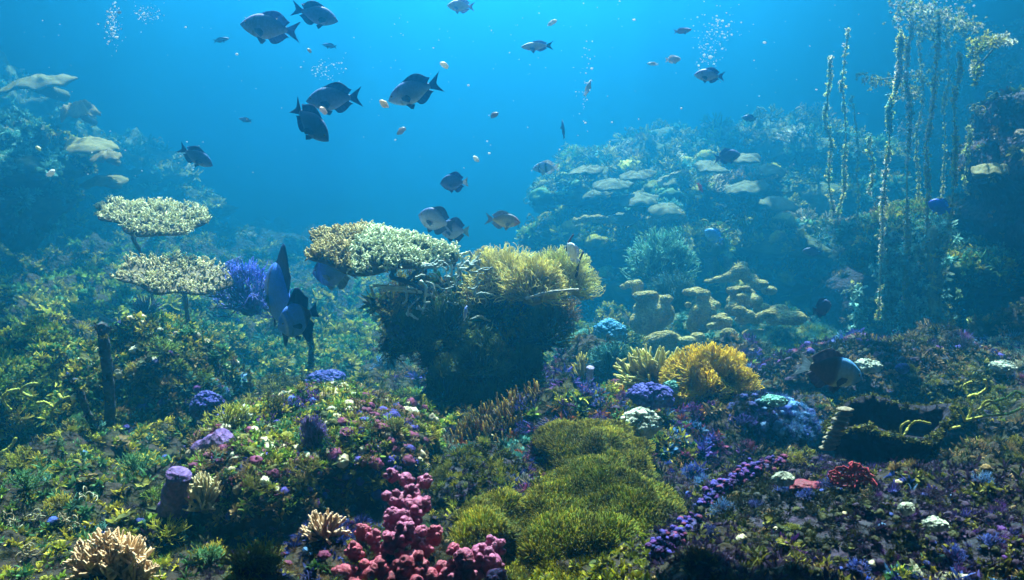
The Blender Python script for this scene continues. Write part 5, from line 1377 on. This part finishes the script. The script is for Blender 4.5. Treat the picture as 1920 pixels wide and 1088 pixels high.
F('white_fish', 'small white fish facing right near the surface', 'fish', 1262, 112, 5.0, 30, 4, 12, 'deep', (.62, .62, .56), (.55, .5, .5), (.5, .52, .52))
F('white_fish', 'tiny white fish left of the other white one', 'fish', 1224, 120, 5.4, 20, 175, 10, 'slim', (.55, .6, .6), (.5, .5, .5), (.45, .5, .5))
F('white_fish', 'small white fish pointing up in the bright water', 'fish', 1102, 166, 5.2, 34, 68, 20, 'slim', (.62, .62, .58), (.55, .55, .52), (.5, .5, .5))
F('dark_fish', 'tiny dark fish at the top of the hazy terrace', 'fish', 1405, 222, 6.4, 26, 175, 15, 'deep', (.03, .04, .07), (.08, .09, .12), DKF)
F('red_fish', 'tiny red fish in front of the hazy terrace', 'fish', 1313, 352, 6.0, 22, -60, 10, 'slim', (.45, .05, .05), (.5, .15, .12), (.4, .06, .06))
F('dark_fish', 'tiny slender dark fish at the upper left', 'fish', 415, 75, 5.6, 28, 12, 10, 'slim', (.03, .06, .12), (.06, .09, .15), DKF)
F('dark_fish', 'tiny blue fish under the dark violet one', 'fish', 618, 86, 5.6, 28, 170, 15, 'slim', (.03, .06, .14), (.06, .1, .18), DKF)
F('dark_fish', 'tiny dark fish left of the touching pair', 'fish', 460, 225, 5.8, 26, 170, 12, 'slim', (.03, .05, .1), (.06, .09, .14), DKF)
F('spadefish', 'blue spadefish with a dark nose hiding under the domed table coral', 'fish', 628, 510, 3.95, 96, 188, 22, 'round', (.05, .10, .36), (.10, .18, .42), (.16, .20, .16), face=(.02, .02, .06), fat=.35, bend=.1)
F('spadefish', 'tall pale blue spadefish with black fins seen half from behind, beside the blue bush', 'fish', 528, 556, 4.0, 92, 168, 58, 'tall', (.03, .07, .36), (.05, .12, .46), (.006, .003, .012), fat=.42, band=[(.10, .16, (.6, .65, .7)), (.30, .37, (.03, .02, .05))])
F('spadefish', 'blue spadefish with purple black fins turning towards the viewer at the thin post', 'fish', 560, 598, 3.85, 66, 200, -48, 'tall', (.03, .08, .40), (.06, .16, .50), (.012, .003, .02), fat=.42, band=[(.12, .17, (.6, .7, .85)), (.6, .8, (.04, .015, .06))])
F('angelfish', 'large blue fish with a brown back half and yellow chin at the right ridge', 'fish', 1556, 696, 3.2, 150, -16, 14, 'deep', (.05, .16, .60), (.44, .44, .10), (.07, .05, .025), band=[(.42, .84, (.12, .075, .05))], tailc=(.55, .68, .75), face=(.10, .38, .70), fat=.55)
F('dark_fish', 'blackish brown fish in front of the leather corals', 'fish', 1541, 578, 4.6, 46, 8, 30, 'round', (.03, .02, .018), (.05, .03, .025), (.03, .02, .02), fat=.45)
F('blue_tang', 'bright blue rounded fish in front of the weedy overhang', 'fish', 1762, 388, 5.4, 42, 160, 20, 'round', (.02, .03, .36), (.03, .06, .55), (.04, .10, .6), fat=.4)
F('dark_fish', 'dim dark fish low beside the right terrace', 'fish', 1523, 473, 6.4, 36, 175, 15, 'deep', (.02, .03, .05), (.04, .06, .08), DKF)
F('blue_tang', 'small vivid blue fish at the right flank of the pinnacle', 'fish', 1047, 633, 4.0, 30, 15, 15, 'deep', (.04, .06, .60), (.1, .2, .7), (.3, .5, .7))
F('blue_tang', 'blurred light blue fish before the finger coral columns', 'fish', 1338, 443, 6.4, 36, 150, 30, 'round', (.04, .16, .5), (.08, .25, .6), (.06, .2, .5))
F('pale_fish', 'pale lilac oval fish at the right end of the yellow soft coral', 'fish', 1075, 475, 3.95, 40, 120, 35, 'round', (.35, .34, .42), (.42, .40, .46), (.3, .32, .4), fat=.35)
F('pale_fish', 'pale mint fish behind the tall dark post', 'fish', 226, 677, 4.35, 58, 172, 15, 'slim', (.25, .5, .42), (.5, .62, .5), (.45, .42, .25), fat=.6)
F('blue_tang', 'small blue and white fish against the dark pinnacle front', 'fish', 873, 588, 3.75, 30, 80, 20, 'deep', (.06, .10, .5), (.4, .45, .6), (.5, .55, .6))
F('clownfish', 'tiny white fish in the dark cleft beside the cup sponge', 'fish', 1567, 808, 3.2, 22, 200, 15, 'deep', (.6, .6, .5), (.65, .62, .5), (.5, .45, .3))

# ------------------------------------------------------------------ drifting scraps, bubbles and specks
for k, (px, py, Y, r, lab) in enumerate(((833, 122, 4.4, 9, 'white food scrap drifting above the nibbling fish'), (720, 195, 3.95, 10, 'cream food scrap at the nibbling fish mouth'), (752, 246, 4.4, 9, 'greyish food scrap below the nibbling fish'),
                                         (95, 325, 5.0, 9, 'white scrap drifting before the left hazy wall'), (72, 278, 5.2, 6, 'tiny white and yellow scrap at far left'), (606, 208, 3.85, 9, 'cream scrap between the touching fish'),
                                         (927, 216, 5.0, 8, 'brownish scrap in the open water'), (1036, 42, 5, 8, 'pale scrap near the surface right of centre'), (580, 95, 5, 5, 'small tan scrap under the dark violet fish'), (893, 298, 4.8, 7, 'white scrap floating above the small dark fish'))):
    c = at(px, py, Y); V, Fs = sphere(16, 10); rr = m_px(r, Y)
    W = V * [rr, rr * .5, rr * .55] * (1 + .45 * fbm(V, 1.8, 3, 60 + k))[:, None]
    th = R(rng.uniform(-50, 50)); W = W @ np.array(Matrix.Rotation(th, 3, 'Y'))
    tag(MB().add(W + c, Fs, [(.75, .75, .65), (.72, .62, .42), (.35, .36, .36), (.75, .75, .7), (.6, .68, .4), (.65, .55, .45), (.3, .24, .2), (.5, .55, .5), (.45, .4, .25), (.7, .75, .7)][k]).build('food_scrap', M_SNOW, origin=c), lab, 'food scrap')

def specks(name, label, clouds, kind_cat):
    mb = MB(); V, Fs = sphere(6, 4)
    for px, py, sx, sy, n, y0, y1, lo, hi in clouds:
        for _ in range(n):
            Y = rng.uniform(y0, y1)
            x, y = (rng.uniform(-30, 1950), rng.uniform(0, 330)) if px is None else (px + rng.normal(0, sx), py + rng.normal(0, sy))
            r = m_px(min(3.0, lo + (hi - lo) * rng.exponential(.33)), Y)
            mb.add(V * [r * rng.uniform(.8, 1.5), r, r * rng.uniform(.6, 1.1)] + at(x, max(y, -10), Y), Fs, (.8, .8, .76))
    tag(mb.build(name, M_SNOW), label, kind_cat, kind='stuff')
specks('bubbles', 'plumes of tiny bubbles rising to the surface', [(212, 48, 7, 20, 150, 5.5, 6.0, .5, 2.0), (280, 28, 14, 9, 90, 6, 6.5, .5, 1.7), (1340, 60, 18, 18, 120, 7, 7.5, .5, 1.7), (1320, 100, 14, 16, 60, 7, 7.5, .5, 1.6), (610, 130, 18, 10, 70, 7, 7.5, .5, 1.6), (1097, 150, 7, 55, 40, 5, 5.4, .6, 1.8), (1750, 20, 30, 14, 110, 7, 7.5, .5, 1.8)], 'bubbles')
specks('drifting_specks', 'tiny white specks drifting in the blue water', [(None, 0, 0, 0, 190, 3.2, 7.0, .35, 1.5), (900, 60, 420, 60, 80, 3.5, 6, .4, 1.8)], 'specks')
#@@OBJ_END

# ------------------------------------------------------------------ the water itself
def water():
    m = bpy.data.materials.new('blue_water'); m.use_nodes = True
    N, K = m.node_tree.nodes, m.node_tree.links
    for n in list(N):
        if n.type == 'BSDF_PRINCIPLED': N.remove(n)
    v = N.new('ShaderNodeVolumePrincipled')
    v.inputs['Color'].default_value = (.018, .29, .53, 1)
    v.inputs['Absorption Color'].default_value = (0, .13, .22, 1)
    v.inputs['Density'].default_value = .115
    v.inputs['Anisotropy'].default_value = .76
    v.inputs['Density Attribute'].default_value = ''
    K.new(v.outputs[0], N['Material Output'].inputs['Volume'])
    try: m.cycles.homogeneous_volume = True
    except Exception: pass
    x, y0, y1, z0, z1 = 24, -3, 26, -4.0, 4.8
    V = [(a, b, c) for a in (-x, x) for b in (y0, y1) for c in (z0, z1)]
    F = [[0, 1, 3, 2], [4, 6, 7, 5], [0, 4, 5, 1], [2, 3, 7, 6], [0, 2, 6, 4], [1, 5, 7, 3]]
    tag(MB().add(V, np.array(F)).build('haze', m, smooth=False), 'clear blue sea water filling the tank', 'water', kind='stuff')
water()
